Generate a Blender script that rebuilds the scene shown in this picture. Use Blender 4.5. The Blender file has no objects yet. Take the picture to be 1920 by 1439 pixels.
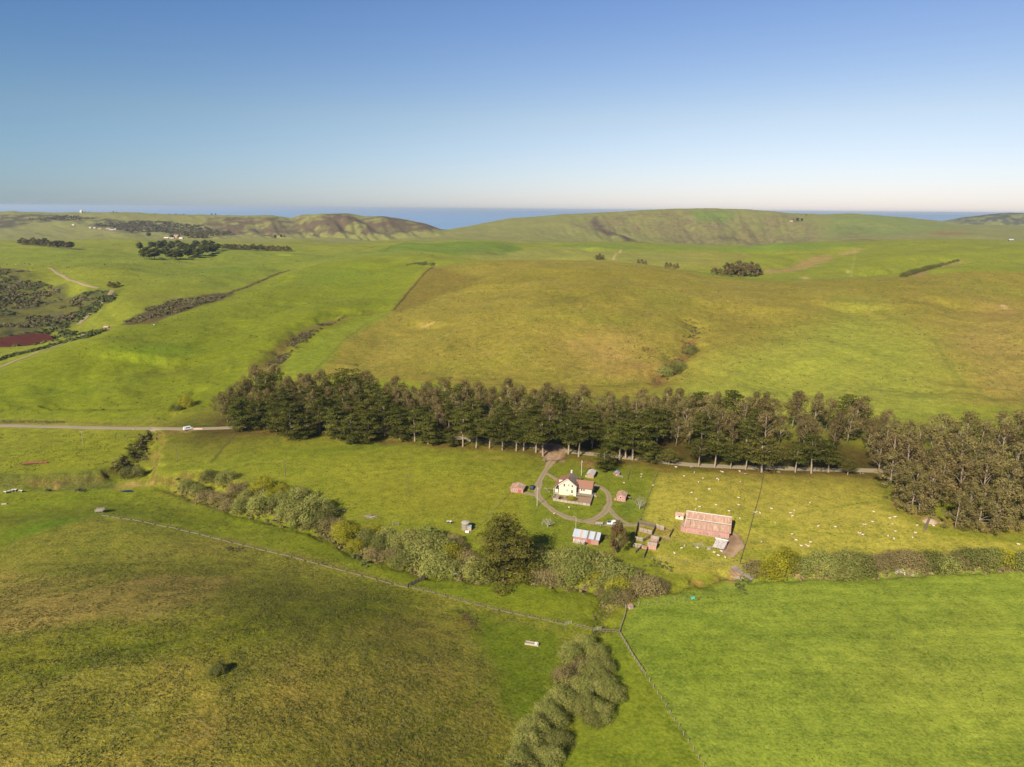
import bpy, math, random
import numpy as np
from mathutils import Matrix, Vector, Euler

# ------------------------------------------------------------------ camera, sky, sun, exposure
SC = bpy.context.scene
COL = SC.collection
R = math.radians
H = 130.0
F = 1280.0
PITCH, ROLL = 14.32, 0.46
CW, CH = 1920.0, 1439.0
cam_d = bpy.data.cameras.new('camera'); cam = bpy.data.objects.new('camera', cam_d); COL.objects.link(cam)
SC.camera = cam
cam_d.sensor_fit = 'HORIZONTAL'; cam_d.sensor_width = 36.0; cam_d.lens = 36.0 * F / CW
cam_d.clip_start = 1.0; cam_d.clip_end = 120000.0
RM = Euler((R(90 - PITCH), 0, 0)).to_matrix() @ Matrix.Rotation(R(ROLL), 3, 'Z')
cam.matrix_world = Matrix.Translation((0, 0, H)) @ RM.to_4x4()
RMN = np.array(RM)

SUN_AZ, SUN_EL = 210.0, 34.0       # clockwise from +Y (the view direction)
w = bpy.data.worlds.new('World'); SC.world = w; w.use_nodes = True
wn = w.node_tree; wn.nodes.clear()
sky = wn.nodes.new('ShaderNodeTexSky'); sky.sky_type = 'NISHITA'; sky.sun_disc = False
sky.sun_elevation = R(SUN_EL); sky.sun_rotation = R(SUN_AZ)
sky.altitude = 100; sky.air_density = 1.0; sky.dust_density = 0.3; sky.ozone_density = 3.0
bg = wn.nodes.new('ShaderNodeBackground'); bg.inputs[1].default_value = 0.062
wo = wn.nodes.new('ShaderNodeOutputWorld')
# a polarising filter: the sky darkens towards 90 degrees from the sun, everywhere round the horizon alike
_sv = Vector((math.sin(R(SUN_AZ)) * math.cos(R(SUN_EL)), math.cos(R(SUN_AZ)) * math.cos(R(SUN_EL)), math.sin(R(SUN_EL))))
_tc = wn.nodes.new('ShaderNodeTexCoord'); _dp = wn.nodes.new('ShaderNodeVectorMath'); _dp.operation = 'DOT_PRODUCT'; _dp.inputs[1].default_value = _sv
wn.links.new(_tc.outputs['Generated'], _dp.inputs[0])
_m1 = wn.nodes.new('ShaderNodeMath'); _m1.operation = 'POWER'; _m1.inputs[1].default_value = 2.0; _ab = wn.nodes.new('ShaderNodeMath'); _ab.operation = 'ABSOLUTE'
wn.links.new(_dp.outputs['Value'], _ab.inputs[0]); wn.links.new(_ab.outputs[0], _m1.inputs[0])
_m2 = wn.nodes.new('ShaderNodeMapRange'); _m2.inputs[3].default_value = .0; _m2.inputs[4].default_value = 1.0; wn.links.new(_m1.outputs[0], _m2.inputs[0])
def _vmul(v, f, col0=None, col1=None):
    mx = wn.nodes.new('ShaderNodeMix'); mx.data_type = 'RGBA'; mx.inputs[6].default_value = (*col0, 1); mx.inputs[7].default_value = (*col1, 1); wn.links.new(f, mx.inputs[0])
    q = wn.nodes.new('ShaderNodeVectorMath'); q.operation = 'MULTIPLY'; wn.links.new(v, q.inputs[0]); wn.links.new(mx.outputs[2], q.inputs[1]); return q.outputs[0]
_sz = wn.nodes.new('ShaderNodeSeparateXYZ'); wn.links.new(_tc.outputs['Generated'], _sz.inputs[0])
_el = wn.nodes.new('ShaderNodeMapRange'); _el.inputs[1].default_value = 0.0; _el.inputs[2].default_value = .25; wn.links.new(_sz.outputs['Z'], _el.inputs[0])
_o = _vmul(sky.outputs[0], _m2.outputs[0], (.44, .59, .69), (1.30, 1.02, .91))
_cr = wn.nodes.new('ShaderNodeValToRGB'); _cr.color_ramp.elements[0].position = 0.0; _cr.color_ramp.elements[0].color = (.415, .455, .60, 1)
_cr.color_ramp.elements[1].position = .25; _cr.color_ramp.elements[1].color = (.49, .515, .59, 1); _e = _cr.color_ramp.elements.new(.12); _e.color = (.56, .525, .52, 1)
wn.links.new(_sz.outputs['Z'], _cr.inputs[0]); _q = wn.nodes.new('ShaderNodeVectorMath'); _q.operation = 'MULTIPLY'; wn.links.new(_o, _q.inputs[0]); wn.links.new(_cr.outputs[0], _q.inputs[1])
_q2 = wn.nodes.new('ShaderNodeVectorMath'); _q2.operation = 'SCALE'; _q2.inputs['Scale'].default_value = 2.0; wn.links.new(_q.outputs[0], _q2.inputs[0]); _o = _q2.outputs[0]
wn.links.new(_o, bg.inputs[0]); wn.links.new(bg.outputs[0], wo.inputs[0])
sd = bpy.data.lights.new('sun', 'SUN'); sd.energy = 5.0; sd.angle = R(0.53); sd.color = (1.0, 0.93, 0.80)
sun = bpy.data.objects.new('sun', sd); COL.objects.link(sun)
sv = Vector((math.sin(R(SUN_AZ)) * math.cos(R(SUN_EL)), math.cos(R(SUN_AZ)) * math.cos(R(SUN_EL)), math.sin(R(SUN_EL))))
sun.rotation_euler = (-sv).to_track_quat('-Z', 'Y').to_euler(); sun.location = (0, 0, 400)
SC.view_settings.view_transform = 'Standard'; SC.view_settings.look = 'None'
SC.view_settings.gamma = 1.0; SC.view_settings.use_curve_mapping = False
SC.view_settings.exposure = 1.0
SC.render.engine = 'CYCLES'
SC.cycles.max_bounces = 5; SC.cycles.diffuse_bounces = 2; SC.cycles.transparent_max_bounces = 8
SC.cycles.volume_bounces = 0

rng = np.random.default_rng(7)
random.seed(7)

# ------------------------------------------------------------------ small helpers
def srgb(r, g, b, k=1.0):
    o = []
    for c in (r, g, b):
        c /= 255.0
        c = c / 12.92 if c <= 0.04045 else ((c + 0.055) / 1.055) ** 2.4
        o.append(c * k)
    return tuple(o)
KA = 0.515
BK = 0.80                                  # paint, wood and leaf albedo at this exposure                                  # lit colour in the picture -> albedo
def lit(r, g, b): c = srgb(r, g, b, KA); return (c[0] * 1.12, c[1] * 1.05, c[2] * .72)

def tag(o, label=None, cat=None, group=None, kind=None):
    if label: o['label'] = label
    if cat: o['category'] = cat
    if group: o['group'] = group
    if kind: o['kind'] = kind
    return o
def empty(name, loc, rz=0, label=None, cat=None, group=None):
    o = bpy.data.objects.new(name, None); COL.objects.link(o)
    o.empty_display_size = 0.5
    o.location = loc; o.rotation_euler = (0, 0, rz)
    return tag(o, label, cat, group)
def link(name, me, parent=None, loc=(0, 0, 0), rz=0, mat=None):
    o = bpy.data.objects.new(name, me); COL.objects.link(o)
    o.location = loc; o.rotation_euler = (0, 0, rz)
    if parent: o.parent = parent
    if mat and not me.materials: me.materials.append(mat)
    return o

def np_mesh(name, V, Fq, mat=None, attrs=None, smooth=False):
    """V (n,3); Fq (m,3) or (m,4) ints"""
    me = bpy.data.meshes.new(name)
    V = np.ascontiguousarray(V, dtype=np.float32); Fq = np.ascontiguousarray(Fq, dtype=np.int32)
    k = Fq.shape[1]
    me.vertices.add(len(V)); me.vertices.foreach_set('co', V.ravel())
    me.loops.add(Fq.size); me.loops.foreach_set('vertex_index', Fq.ravel())
    me.polygons.add(len(Fq)); me.polygons.foreach_set('loop_start', np.arange(0, Fq.size, k, dtype=np.int32))
    me.polygons.foreach_set('use_smooth', np.full(len(Fq), smooth, dtype=bool))
    for an, arr in (attrs or {}).items():
        a = me.color_attributes.new(an, 'FLOAT_COLOR', 'POINT')
        c = np.ones((len(V), 4), dtype=np.float32); c[:, :arr.shape[1]] = arr
        a.data.foreach_set('color', c.ravel())
    me.update(calc_edges=True)
    if mat: me.materials.append(mat)
    return me

class MB:
    """collects simple solids, builds ONE mesh"""
    def __init__(s): s.v = []; s.f = []
    def add(s, vs, fs):
        b = len(s.v); s.v += [tuple(v) for v in vs]; s.f += [tuple(b + i for i in f) for f in fs]; return s
    def box(s, c, d, rz=0.0, rx=0.0, ry=0.0):
        m = Euler((rx, ry, rz)).to_matrix(); c = Vector(c); vs = []
        for z in (-.5, .5):
            for x, y in ((-.5, -.5), (.5, -.5), (.5, .5), (-.5, .5)):
                vs.append(c + m @ Vector((x * d[0], y * d[1], z * d[2])))
        return s.add(vs, [(3, 2, 1, 0), (4, 5, 6, 7), (0, 1, 5, 4), (1, 2, 6, 5), (2, 3, 7, 6), (3, 0, 4, 7)])
    def beam(s, a, b, w, h=None):
        a = Vector(a); b = Vector(b); h = h or w; d = (b - a)
        if d.length < 1e-6: return s
        d.normalize(); up = Vector((0, 0, 1)) if abs(d.z) < .95 else Vector((0, 1, 0))
        x = d.cross(up).normalized() * w / 2; y = x.cross(d).normalized() * h / 2
        vs = [p + q for p in (a, b) for q in (-x - y, x - y, x + y, -x + y)]
        return s.add(vs, [(3, 2, 1, 0), (4, 5, 6, 7), (0, 1, 5, 4), (1, 2, 6, 5), (2, 3, 7, 6), (3, 0, 4, 7)])
    def tube(s, pts, rad, n=6, cap=True):
        pts = [Vector(p) for p in pts]; rad = rad if hasattr(rad, '__len__') else [rad] * len(pts)
        b = len(s.v); prev = None
        for i, p in enumerate(pts):
            d = (pts[min(i + 1, len(pts) - 1)] - pts[max(i - 1, 0)]).normalized()
            if prev is None: prev = d.orthogonal().normalized()
            x = (prev - d * prev.dot(d))
            x = x.normalized() if x.length > 1e-5 else d.orthogonal().normalized()
            prev = x; y = d.cross(x)
            for k in range(n):
                a = 2 * math.pi * k / n
                s.v.append(tuple(p + (x * math.cos(a) + y * math.sin(a)) * rad[i]))
        for i in range(len(pts) - 1):
            for k in range(n):
                k2 = (k + 1) % n
                s.f.append((b + i * n + k, b + i * n + k2, b + (i + 1) * n + k2, b + (i + 1) * n + k))
        if cap:
            s.f.append(tuple(b + k for k in reversed(range(n)))); e = b + (len(pts) - 1) * n
            s.f.append(tuple(e + k for k in range(n)))
        return s
    def prism(s, poly, z0, z1):
        n = len(poly); vs = [(x, y, z0) for x, y in poly] + [(x, y, z1) for x, y in poly]
        return s.add(vs, [tuple(reversed(range(n))), tuple(range(n, 2 * n))] + [(i, (i + 1) % n, n + (i + 1) % n, n + i) for i in range(n)])
    def quad(s, a, b, c, d, t):
        """slab through four corners, thickness t along its normal"""
        a, b, c, d = map(Vector, (a, b, c, d)); n = (b - a).cross(d - a).normalized() * t
        vs = [a, b, c, d, a + n, b + n, c + n, d + n]
        return s.add(vs, [(3, 2, 1, 0), (4, 5, 6, 7), (0, 1, 5, 4), (1, 2, 6, 5), (2, 3, 7, 6), (3, 0, 4, 7)])
    def mesh(s, name, mat=None, smooth=False):
        me = bpy.data.meshes.new(name); me.from_pydata(s.v, [], s.f); me.update()
        if smooth: me.polygons.foreach_set('use_smooth', [True] * len(me.polygons))
        if mat: me.materials.append(mat)
        return me
    def build(s, name, mat, parent=None, loc=(0, 0, 0), rz=0, smooth=False):
        return link(name, s.mesh(name, mat, smooth), parent, loc, rz)

# numpy value noise
_T = np.random.default_rng(11).random((256, 256))
def vn(x, y):
    xi = np.floor(x).astype(int); yi = np.floor(y).astype(int); fx = x - xi; fy = y - yi
    fx = fx * fx * (3 - 2 * fx); fy = fy * fy * (3 - 2 * fy)
    a = _T[xi & 255, yi & 255]; b = _T[(xi + 1) & 255, yi & 255]; c = _T[xi & 255, (yi + 1) & 255]; d = _T[(xi + 1) & 255, (yi + 1) & 255]
    return (a + (b - a) * fx) * (1 - fy) + (c + (d - c) * fx) * fy
def fbm(x, y, o=4, g=0.5, seed=0):
    s = 0; a = 1; t = 0; c, q = math.cos(.7), math.sin(.7)
    x = x + seed * 17.3; y = y + seed * 9.1
    for i in range(o):
        s = s + a * vn(x, y); t += a; a *= g; x, y = (x * c - y * q) * 2.03 + 5.1, (x * q + y * c) * 2.03 + 1.7
    return s / t

# ------------------------------------------------------------------ pixel <-> world
def ray(px, py):
    d = RMN @ np.array([(px - CW / 2) / F, -(py - CH / 2) / F, -1.0]); return d
def sight(px, py, Y):                     # the point on the sight line of (px,py) at forward distance Y
    d = ray(px, py); t = Y / d[1]; return d[0] * t, Y, H + d[2] * t
def project(P):
    q = (np.asarray(P, float) - np.array([0, 0, H])) @ RMN
    return CW / 2 - F * q[..., 0] / q[..., 2], CH / 2 + F * q[..., 1] / q[..., 2]

# ------------------------------------------------------------------ terrain: semantic lines, near to far
def azr(X, Y): return math.atan2(X, Y), math.hypot(X, Y)
def LP(pts, sm=0.6):
    out = []
    for px, py, Y in pts:
        X, Yv, Z = sight(px, py, Y); a, r = azr(X, Yv); out.append((a, r, Z))
    return sorted(out), sm
def LZ(pts, sm=1.5):                      # (px, z, Y): height given
    out = []
    for px, z, Y in pts:
        X, _, _ = sight(px, 719, Y); a, r = azr(X, Y); out.append((a, r, z))
    return sorted(out), sm
def LA(rz, sm=3.0): return sorted((R(a), r, z) for a, r, z in rz), sm
LINES = [
 LA([(-40, 5, 24), (-25, 5, 22), (-12, 5, 15), (0, 5, 8), (12, 5, 3), (25, 5, 2), (40, 5, 2)]),
 LA([(-40, 118, 23), (-25, 115, 21), (-12, 110, 14), (0, 110, 5), (12, 110, 1), (25, 115, 0), (40, 118, 0)], 2.0),
 LA([(-40, 190, 21), (-33, 185, 20), (-25, 175, 19), (-14, 165, 13), (-6, 160, 7), (0, 160, 2), (12, 165, 0), (25, 175, 0), (40, 190, 0)], 1.5),
 LA([(-40, 290, 5), (-33, 280, 4), (-25, 258, 3.5), (-14, 225, 2.5), (-6, 205, 0.5), (0, 200, 0), (12, 215, 0), (25, 240, 0), (40, 280, 0)], 1.5),
 LA([(-40, 380, 0), (-25, 330, 0), (0, 290, 0), (25, 310, 1), (40, 360, 1)]),
 LZ([(-400, 1, 375), (0, 1, 380), (400, 2, 385), (700, 3, 390), (1000, 3, 385), (1300, 3, 365), (1600, 3, 350), (1920, 3, 340), (2300, 3, 340)]),
 LZ([(-400, 2.5, 400), (0, 2.5, 405), (400, 4, 420), (600, 5, 440), (900, 6, 455), (1200, 6, 455), (1500, 6, 440), (1800, 6, 420), (2300, 5, 420)]),
 None,
 LP([(-600, 800, 400), (-400, 770, 430), (-200, 735, 460), (0, 690, 500), (100, 655, 545), (200, 621, 600), (300, 592, 680), (400, 565, 780), (480, 535, 900),
     (545, 507, 1050), (620, 490, 1180), (700, 481, 1230), (760, 480, 1180), (830, 488, 1050), (900, 491, 970), (1000, 489, 940), (1100, 489, 930), (1200, 497, 910),
     (1300, 511, 890), (1400, 521, 870), (1500, 528, 860), (1600, 527, 860), (1700, 517, 880), (1800, 511, 900), (1920, 511, 900), (2300, 515, 900)], 0.5),
 LP([(-600, 730, 480), (-400, 705, 520), (0, 668, 545), (100, 641, 590), (200, 612, 650), (300, 585, 740), (400, 556, 840), (480, 530, 960), (545, 502, 1130), (620, 487, 1250), (700, 478, 1300), (760, 477, 1300),
     (830, 492, 1240), (900, 505, 1200), (1000, 510, 1180), (1200, 520, 1160), (1300, 522, 1140), (1400, 523, 1120), (1500, 527, 1080), (1600, 524, 1080), (1700, 520, 1100), (1800, 516, 1120), (1920, 516, 1120), (2300, 516, 1120)], 0.6),
 LP([(-400, 505, 1000), (0, 502, 1040), (100, 500, 1040), (200, 505, 1000), (300, 515, 970), (400, 510, 1020), (480, 500, 1120), (545, 490, 1240), (620, 483, 1340), (700, 475, 1400), (760, 470, 1420), (830, 470, 1450),
     (900, 472, 1450), (1000, 474, 1420), (1150, 480, 1380), (1300, 488, 1350), (1400, 490, 1350), (1500, 490, 1330), (1600, 485, 1330), (1700, 480, 1330), (1800, 475, 1350), (1920, 470, 1350), (2300, 470, 1350)]),
 LP([(-400, 470, 1500), (0, 468, 1500), (200, 470, 1520), (400, 471, 1560), (600, 467, 1650), (700, 463, 1700), (740, 459, 1730), (770, 454, 1750), (860, 452, 1800), (960, 457, 1800), (1150, 456, 1800), (1280, 461, 1750),
     (1450, 459, 1700), (1600, 456, 1700), (1750, 452, 1700), (1920, 452, 1750), (2300, 455, 1750)], 0.3),
 LP([(-400, 448, 2200), (0, 448, 2250), (300, 448, 2300), (500, 447, 2350), (700, 447, 2300), (840, 448, 2250), (900, 450, 2250), (1000, 452, 2250), (1200, 455, 2250), (1300, 461, 2250), (1500, 459, 2250), (1600, 455, 2250), (1920, 451, 2250), (2300, 452, 2250)]),
 LP([(-400, 436, 2700), (0, 436, 2700), (200, 432, 2700), (400, 438, 2750), (560, 440, 2800), (700, 440, 2750), (830, 437, 2800), (900, 436, 2800), (1000, 432, 2800), (1130, 433, 2800), (1300, 445, 2800), (1480, 445, 2800), (1600, 440, 2800), (1700, 436, 2800), (1800, 434, 2800), (1920, 434, 2800), (2300, 434, 2800)], 0.4),
 LP([(-400, 398, 3500), (-100, 397, 3500), (0, 397, 3500), (20, 395, 3500), (45, 398, 3500), (100, 399, 3500), (200, 398, 3500), (280, 400, 3450), (350, 402, 3400), (450, 404, 3300), (510, 404, 3250), (528, 407, 3250), (545, 410, 3250),
     (565, 403, 3200), (600, 400, 3150), (650, 400, 3150), (680, 406, 3200), (720, 406, 3200), (760, 411, 3200), (800, 420, 3150), (825, 430, 3150), (840, 431, 3200), (860, 427, 3200), (900, 420, 3250), (960, 410, 3300), (1000, 407, 3350), (1060, 402, 3400),
     (1120, 400, 3400), (1200, 394, 3400), (1330, 390, 3500), (1400, 392, 3500), (1480, 400, 3500), (1540, 402, 3500), (1600, 401, 3500), (1680, 407, 3500), (1760, 415, 3500), (1800, 422, 3500), (1920, 424, 3500), (2300, 425, 3500)], 0.12),
 LZ([(-400, -40, 4200), (900, -40, 4200), (2300, -40, 4200)]),
 LZ([(-400, -60, 5200), (1650, -60, 5200), (1790, -45, 5200), (2300, -40, 5200)], 0.4),
 LP([(-400, 455, 6000), (1600, 450, 6000), (1700, 430, 6000), (1770, 415, 6000), (1800, 409, 6000), (1850, 403, 6000), (1885, 400, 6000), (1920, 400, 6000), (2100, 397, 6000), (2300, 399, 6000)], 0.15),
 LZ([(-400, -60, 7600), (2300, -60, 7600)]),
 LZ([(-400, -80, 9500), (2300, -80, 9500)]),
]
AF = np.radians(np.arange(-75, 75.001, 0.05))
def table(line):
    pts, sm = line
    a = np.array([p[0] for p in pts]); r = np.interp(AF, a, [p[1] for p in pts]); z = np.interp(AF, a, [p[2] for p in pts])
    n = max(1, int(sm / 0.05 * 3)); kx = np.arange(-n, n + 1) * 0.05; kern = np.exp(-.5 * (kx / sm) ** 2); kern /= kern.sum()
    f = lambda q: np.convolve(np.pad(q, n, mode='edge'), kern, mode='valid')
    return f(r), f(z)
TR, TZ = [], []
for i, l in enumerate(LINES):
    if l is None: TR.append(None); TZ.append(None); continue
    r_, z_ = table(l); TR.append(r_); TZ.append(z_)
# convex hill flank between the hill foot (6) and the first crest (8)
TR[7] = TR[6] + (TR[8] - TR[6]) * 0.42; TZ[7] = TZ[6] + (TZ[8] - TZ[6]) * 0.53
TR = np.array(TR); TZ = np.array(TZ)

fr = R(43.0)
AZ = np.concatenate([np.radians(np.linspace(-180, -75, 16)[:-1]), np.linspace(R(-75), -fr, 36)[:-1], np.linspace(-fr, fr, 900), np.linspace(fr, R(75), 36)[1:], np.radians(np.linspace(75, 180, 16)[1:])])
RR = np.concatenate([np.linspace(3, 100, 14)[:-1], np.exp(np.linspace(math.log(100), math.log(9500), 800))])
LR = np.log(RR)
def pchip_col(rk, zk, x):
    h = np.diff(rk); d = np.diff(zk) / h; m = np.zeros_like(zk)
    w1 = 2 * h[1:] + h[:-1]; w2 = h[1:] + 2 * h[:-1]; ok = d[:-1] * d[1:] > 0
    with np.errstate(all='ignore'):
        hm = (w1 + w2) / (w1 / d[:-1] + w2 / d[1:])
    m[1:-1] = np.where(ok, hm, 0); m[0] = d[0]; m[-1] = d[-1]
    k = np.clip(np.searchsorted(rk, x) - 1, 0, len(h) - 1); t = (x - rk[k]) / h[k]; t = np.clip(t, 0, 1)
    return (1 + 2 * t) * (1 - t) ** 2 * zk[k] + t * (1 - t) ** 2 * h[k] * m[k] + t * t * (3 - 2 * t) * zk[k + 1] + t * t * (t - 1) * h[k] * m[k + 1]
ZG = np.zeros((len(AZ), len(RR))); KN = np.zeros((len(AZ), len(LINES)))
for i, a in enumerate(AZ):
    aa = min(max(a, AF[0]), AF[-1]); q = (aa - AF[0]) / (AF[1] - AF[0]); j = int(min(q, len(AF) - 2)); t = q - j
    rk = TR[:, j] * (1 - t) + TR[:, j + 1] * t; zk = TZ[:, j] * (1 - t) + TZ[:, j + 1] * t
    rk = np.maximum.accumulate(rk + np.arange(len(rk)) * 1e-3); KN[i] = rk
    ZG[i] = pchip_col(rk, zk, RR)
    if abs(a) > R(75):
        f = min(1, (abs(a) - R(75)) / R(40)); ZG[i] = ZG[i] * (1 - f) + 12 * f
AG, RG = np.meshgrid(AZ, RR, indexing='ij'); XG = np.sin(AG) * RG; YG = np.cos(AG) * RG

def tz(x, y):
    a = np.arctan2(x, y); lr = np.log(np.maximum(np.hypot(x, y), 3.0))
    i = np.clip(np.searchsorted(AZ, a) - 1, 0, len(AZ) - 2); ti = np.clip((a - AZ[i]) / (AZ[i + 1] - AZ[i]), 0, 1)
    j = np.clip(np.searchsorted(LR, lr) - 1, 0, len(RR) - 2); r = np.exp(lr); tj = np.clip((r - RR[j]) / (RR[j + 1] - RR[j]), 0, 1)
    return (ZG[i, j] * (1 - ti) + ZG[i + 1, j] * ti) * (1 - tj) + (ZG[i, j + 1] * (1 - ti) + ZG[i + 1, j + 1] * ti) * tj
SR = np.exp(np.linspace(math.log(70), math.log(9400), 1500))
def ground(px, py, zoff=0.0):
    """the point of the ground on the sight line of photo pixel (px, py)"""
    d = ray(px, py); hl = math.hypot(d[0], d[1]); t = SR / hl
    X = d[0] * t; Y = d[1] * t; Z = H + d[2] * t; g = tz(X, Y) + zoff
    k = np.nonzero(Z <= g)[0]
    if len(k) == 0: return Vector((X[-1], Y[-1], float(g[-1])))
    k = max(1, k[0]); a0 = Z[k - 1] - g[k - 1]; a1 = Z[k] - g[k]; s = a0 / (a0 - a1 + 1e-9)
    x = X[k - 1] + (X[k] - X[k - 1]) * s; y = Y[k - 1] + (Y[k] - Y[k - 1]) * s
    return Vector((x, y, float(tz(x, y))))
def gz(x, y): return float(tz(x, y))

def wpoly(pts): return np.array([ground(px, py)[:2] for px, py in pts])
def dist_line(X, Y, P):
    """distance to world polyline P, and arc-length parameter 0..1"""
    best = np.full(X.shape, 1e9); par = np.zeros(X.shape); L = np.hypot(*np.diff(P, axis=0).T); tot = L.sum(); acc = 0
    for k in range(len(P) - 1):
        ax, ay = P[k]; bx, by = P[k + 1]; dx, dy = bx - ax, by - ay; q = dx * dx + dy * dy + 1e-9
        t = np.clip(((X - ax) * dx + (Y - ay) * dy) / q, 0, 1); d = np.hypot(X - ax - t * dx, Y - ay - t * dy)
        m = d < best; best = np.where(m, d, best); par = np.where(m, (acc + t * L[k]) / tot, par); acc += L[k]
    return best, par
def sub(P, pad):
    """index window of grid columns touching the polyline (fast)"""
    a = np.arctan2(P[:, 0], P[:, 1]); r = np.hypot(P[:, 0], P[:, 1]); e = pad / r.min()
    i0, i1 = np.searchsorted(AZ, [a.min() - e, a.max() + e]); j0, j1 = np.searchsorted(RR, [max(3, r.min() - pad), r.max() + pad])
    return slice(max(0, i0 - 1), i1 + 1), slice(max(0, j0 - 1), j1 + 1)
def inside(X, Y, P):
    c = np.zeros(X.shape, bool); n = len(P)
    for k in range(n):
        x0, y0 = P[k]; x1, y1 = P[(k + 1) % n]
        if y0 == y1: continue
        m = ((y0 > Y) != (y1 > Y)) & (X < (x1 - x0) * (Y - y0) / (y1 - y0) + x0); c ^= m
    return c
def sstep(x): x = np.clip(x, 0, 1); return x * x * (3 - 2 * x)

# --- relief features
def groove(pts, depth, width, ends=0.08, wob=0.0):
    P = wpoly(pts); s = sub(P, width * 4); X, Y = XG[s], YG[s]
    if wob: X = X + (fbm(X / wob, Y / wob, 3) - .5) * wob * 1.2; Y = Y + (fbm(X / wob, Y / wob, 3, seed=5) - .5) * wob * 1.2
    d, p = dist_line(X, Y, P); ZG[s] -= depth * np.exp(-(d / width) ** 2) * sstep(p / ends) * sstep((1 - p) / ends)
GROOVES = [
 ([(495, 690), (520, 668), (560, 632), (600, 610), (640, 595), (700, 588), (738, 580)], 4, 12, 20),
 ([(1225, 725), (1235, 705), (1262, 685), (1290, 655), (1300, 625), (1300, 590)], 5, 11, 15),
 ([(1340, 640), (1500, 700)], -4, 60, 0), ([(900, 560), (1150, 590)], -6, 110, 0),
 ([(330, 770), (345, 745), (375, 722)], 2, 4, 8), ([(300, 785), (330, 772)], 2, 5, 8),
 ([(232, 612), (300, 588), (400, 566), (540, 508)], 4, 22, 20), ([(0, 520), (60, 560), (110, 610), (60, 640)], 12, 60, 40),
 ([(1440, 512), (1500, 492), (1560, 475), (1610, 466)], 7, 35, 30), ([(1600, 520), (1700, 512), (1760, 495), (1800, 488)], 9, 30, 20),
 ([(920, 480), (950, 468), (985, 460)], 6, 30, 20), ([(120, 700), (300, 640)], -2, 60, 0),
 ([(350, 700), (640, 560)], -7, 70, 0), ([(230, 775), (300, 715), (400, 640), (560, 560)], 5, 32, 25), ([(90, 770), (160, 715), (260, 660)], 6, 30, 20),
 ([(880, 715), (915, 620), (950, 530)], 4, 34, 30), ([(1120, 725), (1090, 630), (1060, 540)], 4, 34, 30), ([(1480, 745), (1450, 650), (1400, 570)], 5, 40, 30), ([(1740, 745), (1690, 650), (1610, 565)], 6, 42, 30), ([(1880, 740), (1850, 640), (1800, 560)], 7, 36, 30),
 ([(660, 690), (720, 640), (800, 600)], 4, 26, 20), ([(1000, 478), (1060, 470), (1120, 463)], 8, 50, 30), ([(1330, 488), (1400, 478), (1480, 468)], 9, 55, 30), ([(300, 488), (420, 482), (560, 475)], 7, 60, 40),
]
for g in GROOVES: groove(g[0], g[1], g[2], 0.25 if g[1] < 0 else 0.1, g[3])
# terrace bank left of the willows (the ground above it stands about 4 m higher)
BANK = wpoly([(-260, 905), (0, 902), (60, 900), (150, 893), (205, 886), (235, 862), (262, 835), (284, 812), (296, 830), (283, 862), (292, 890), (330, 893), (360, 888), (420, 900), (520, 930), (620, 975)])
s_ = sub(BANK, 60); X_, Y_ = XG[s_], YG[s_]
Pb = np.vstack([BANK, [[-60, 420], [-60, 520], [-420, 520], [-420, 330]]])
wx = X_ + (fbm(X_ / 9, Y_ / 9, 3) - .5) * 9; wy = Y_ + (fbm(X_ / 9, Y_ / 9, 3, seed=3) - .5) * 9
d_, p_ = dist_line(wx, wy, BANK); ins = inside(wx, wy, Pb)
up = np.where(ins, 1.0, -1.0) * d_
ZG[s_] += 5.0 * (sstep((up + 3.5) / 9.0) - 1) * (1 - sstep((X_ + 150) / 70)) * sstep((60 - d_) / 40)
# creek channels
for pts, dep, wd in [([(300, 905), (400, 945), (480, 970), (600, 1000), (680, 1040), (790, 1075), (900, 1085), (1000, 1085), (1130, 1110), (1135, 1135), (1128, 1150), (1128, 1172), (1120, 1190), (1090, 1250), (1060, 1330), (1000, 1420), (980, 1500)], 1.6, 3.0),
                     ([(1170, 1115), (1240, 1105), (1275, 1098), (1300, 1088), (1318, 1098), (1345, 1085), (1380, 1078), (1440, 1085), (1600, 1078), (1920, 1062)], 1.5, 2.5)]:
    groove(pts, dep, wd, 0.02, 5)
# undulation and gullied bluffs
amp = np.interp(RG, [60, 300, 430, 600, 1200, 2500, 3400, 6000], [0.5, 0.35, 0.5, 5.0, 9.0, 8, 5, 8])
ZG += (fbm(XG / 240, YG / 240, 3, seed=33) - .5) * np.interp(RG, [500, 800, 1400, 2600, 3300, 3600], [0, 9, 18, 26, 10, 6])
ZG += (fbm(XG / 130, YG / 130, 4, seed=2) - .5) * amp * 1.6 + (fbm(XG / 14, YG / 14, 3, seed=4) - .5) * np.interp(RG, [60, 250, 600, 1500], [0.7, 0.35, 0.9, 1.5])
def az_px(px): x, y, z = sight(px, 430, 1000); return math.atan2(x, y)
bl = np.interp(AG, [az_px(x) for x in (-200, 300, 480, 560, 640, 720, 800, 850, 1000, 1080, 1150, 1250, 1300, 1440, 1520, 1600)], [.25, .25, .6, 1.0, 1.0, .9, .5, .1, .1, .5, .9, .5, .8, 1.0, .4, .15])
k12, k14 = KN[:, 12:13], KN[:, 14:15]; tt = np.clip((RG - k12) / (k14 - k12), 0, 1)
rid = np.abs(fbm(AG * 17 + tt * 1.6, RG / 1300, 4, seed=8) * 2 - 1); rid2 = np.abs(fbm(AG * 70 + tt * 2.0, RG / 900, 3, seed=9) * 2 - 1)
ZG += bl * (-(1 - rid * 2.2) * 24 + (rid2 - .3) * 16) * np.sin(np.pi * tt) ** .8 * (tt > 0) * (tt < 1)

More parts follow.
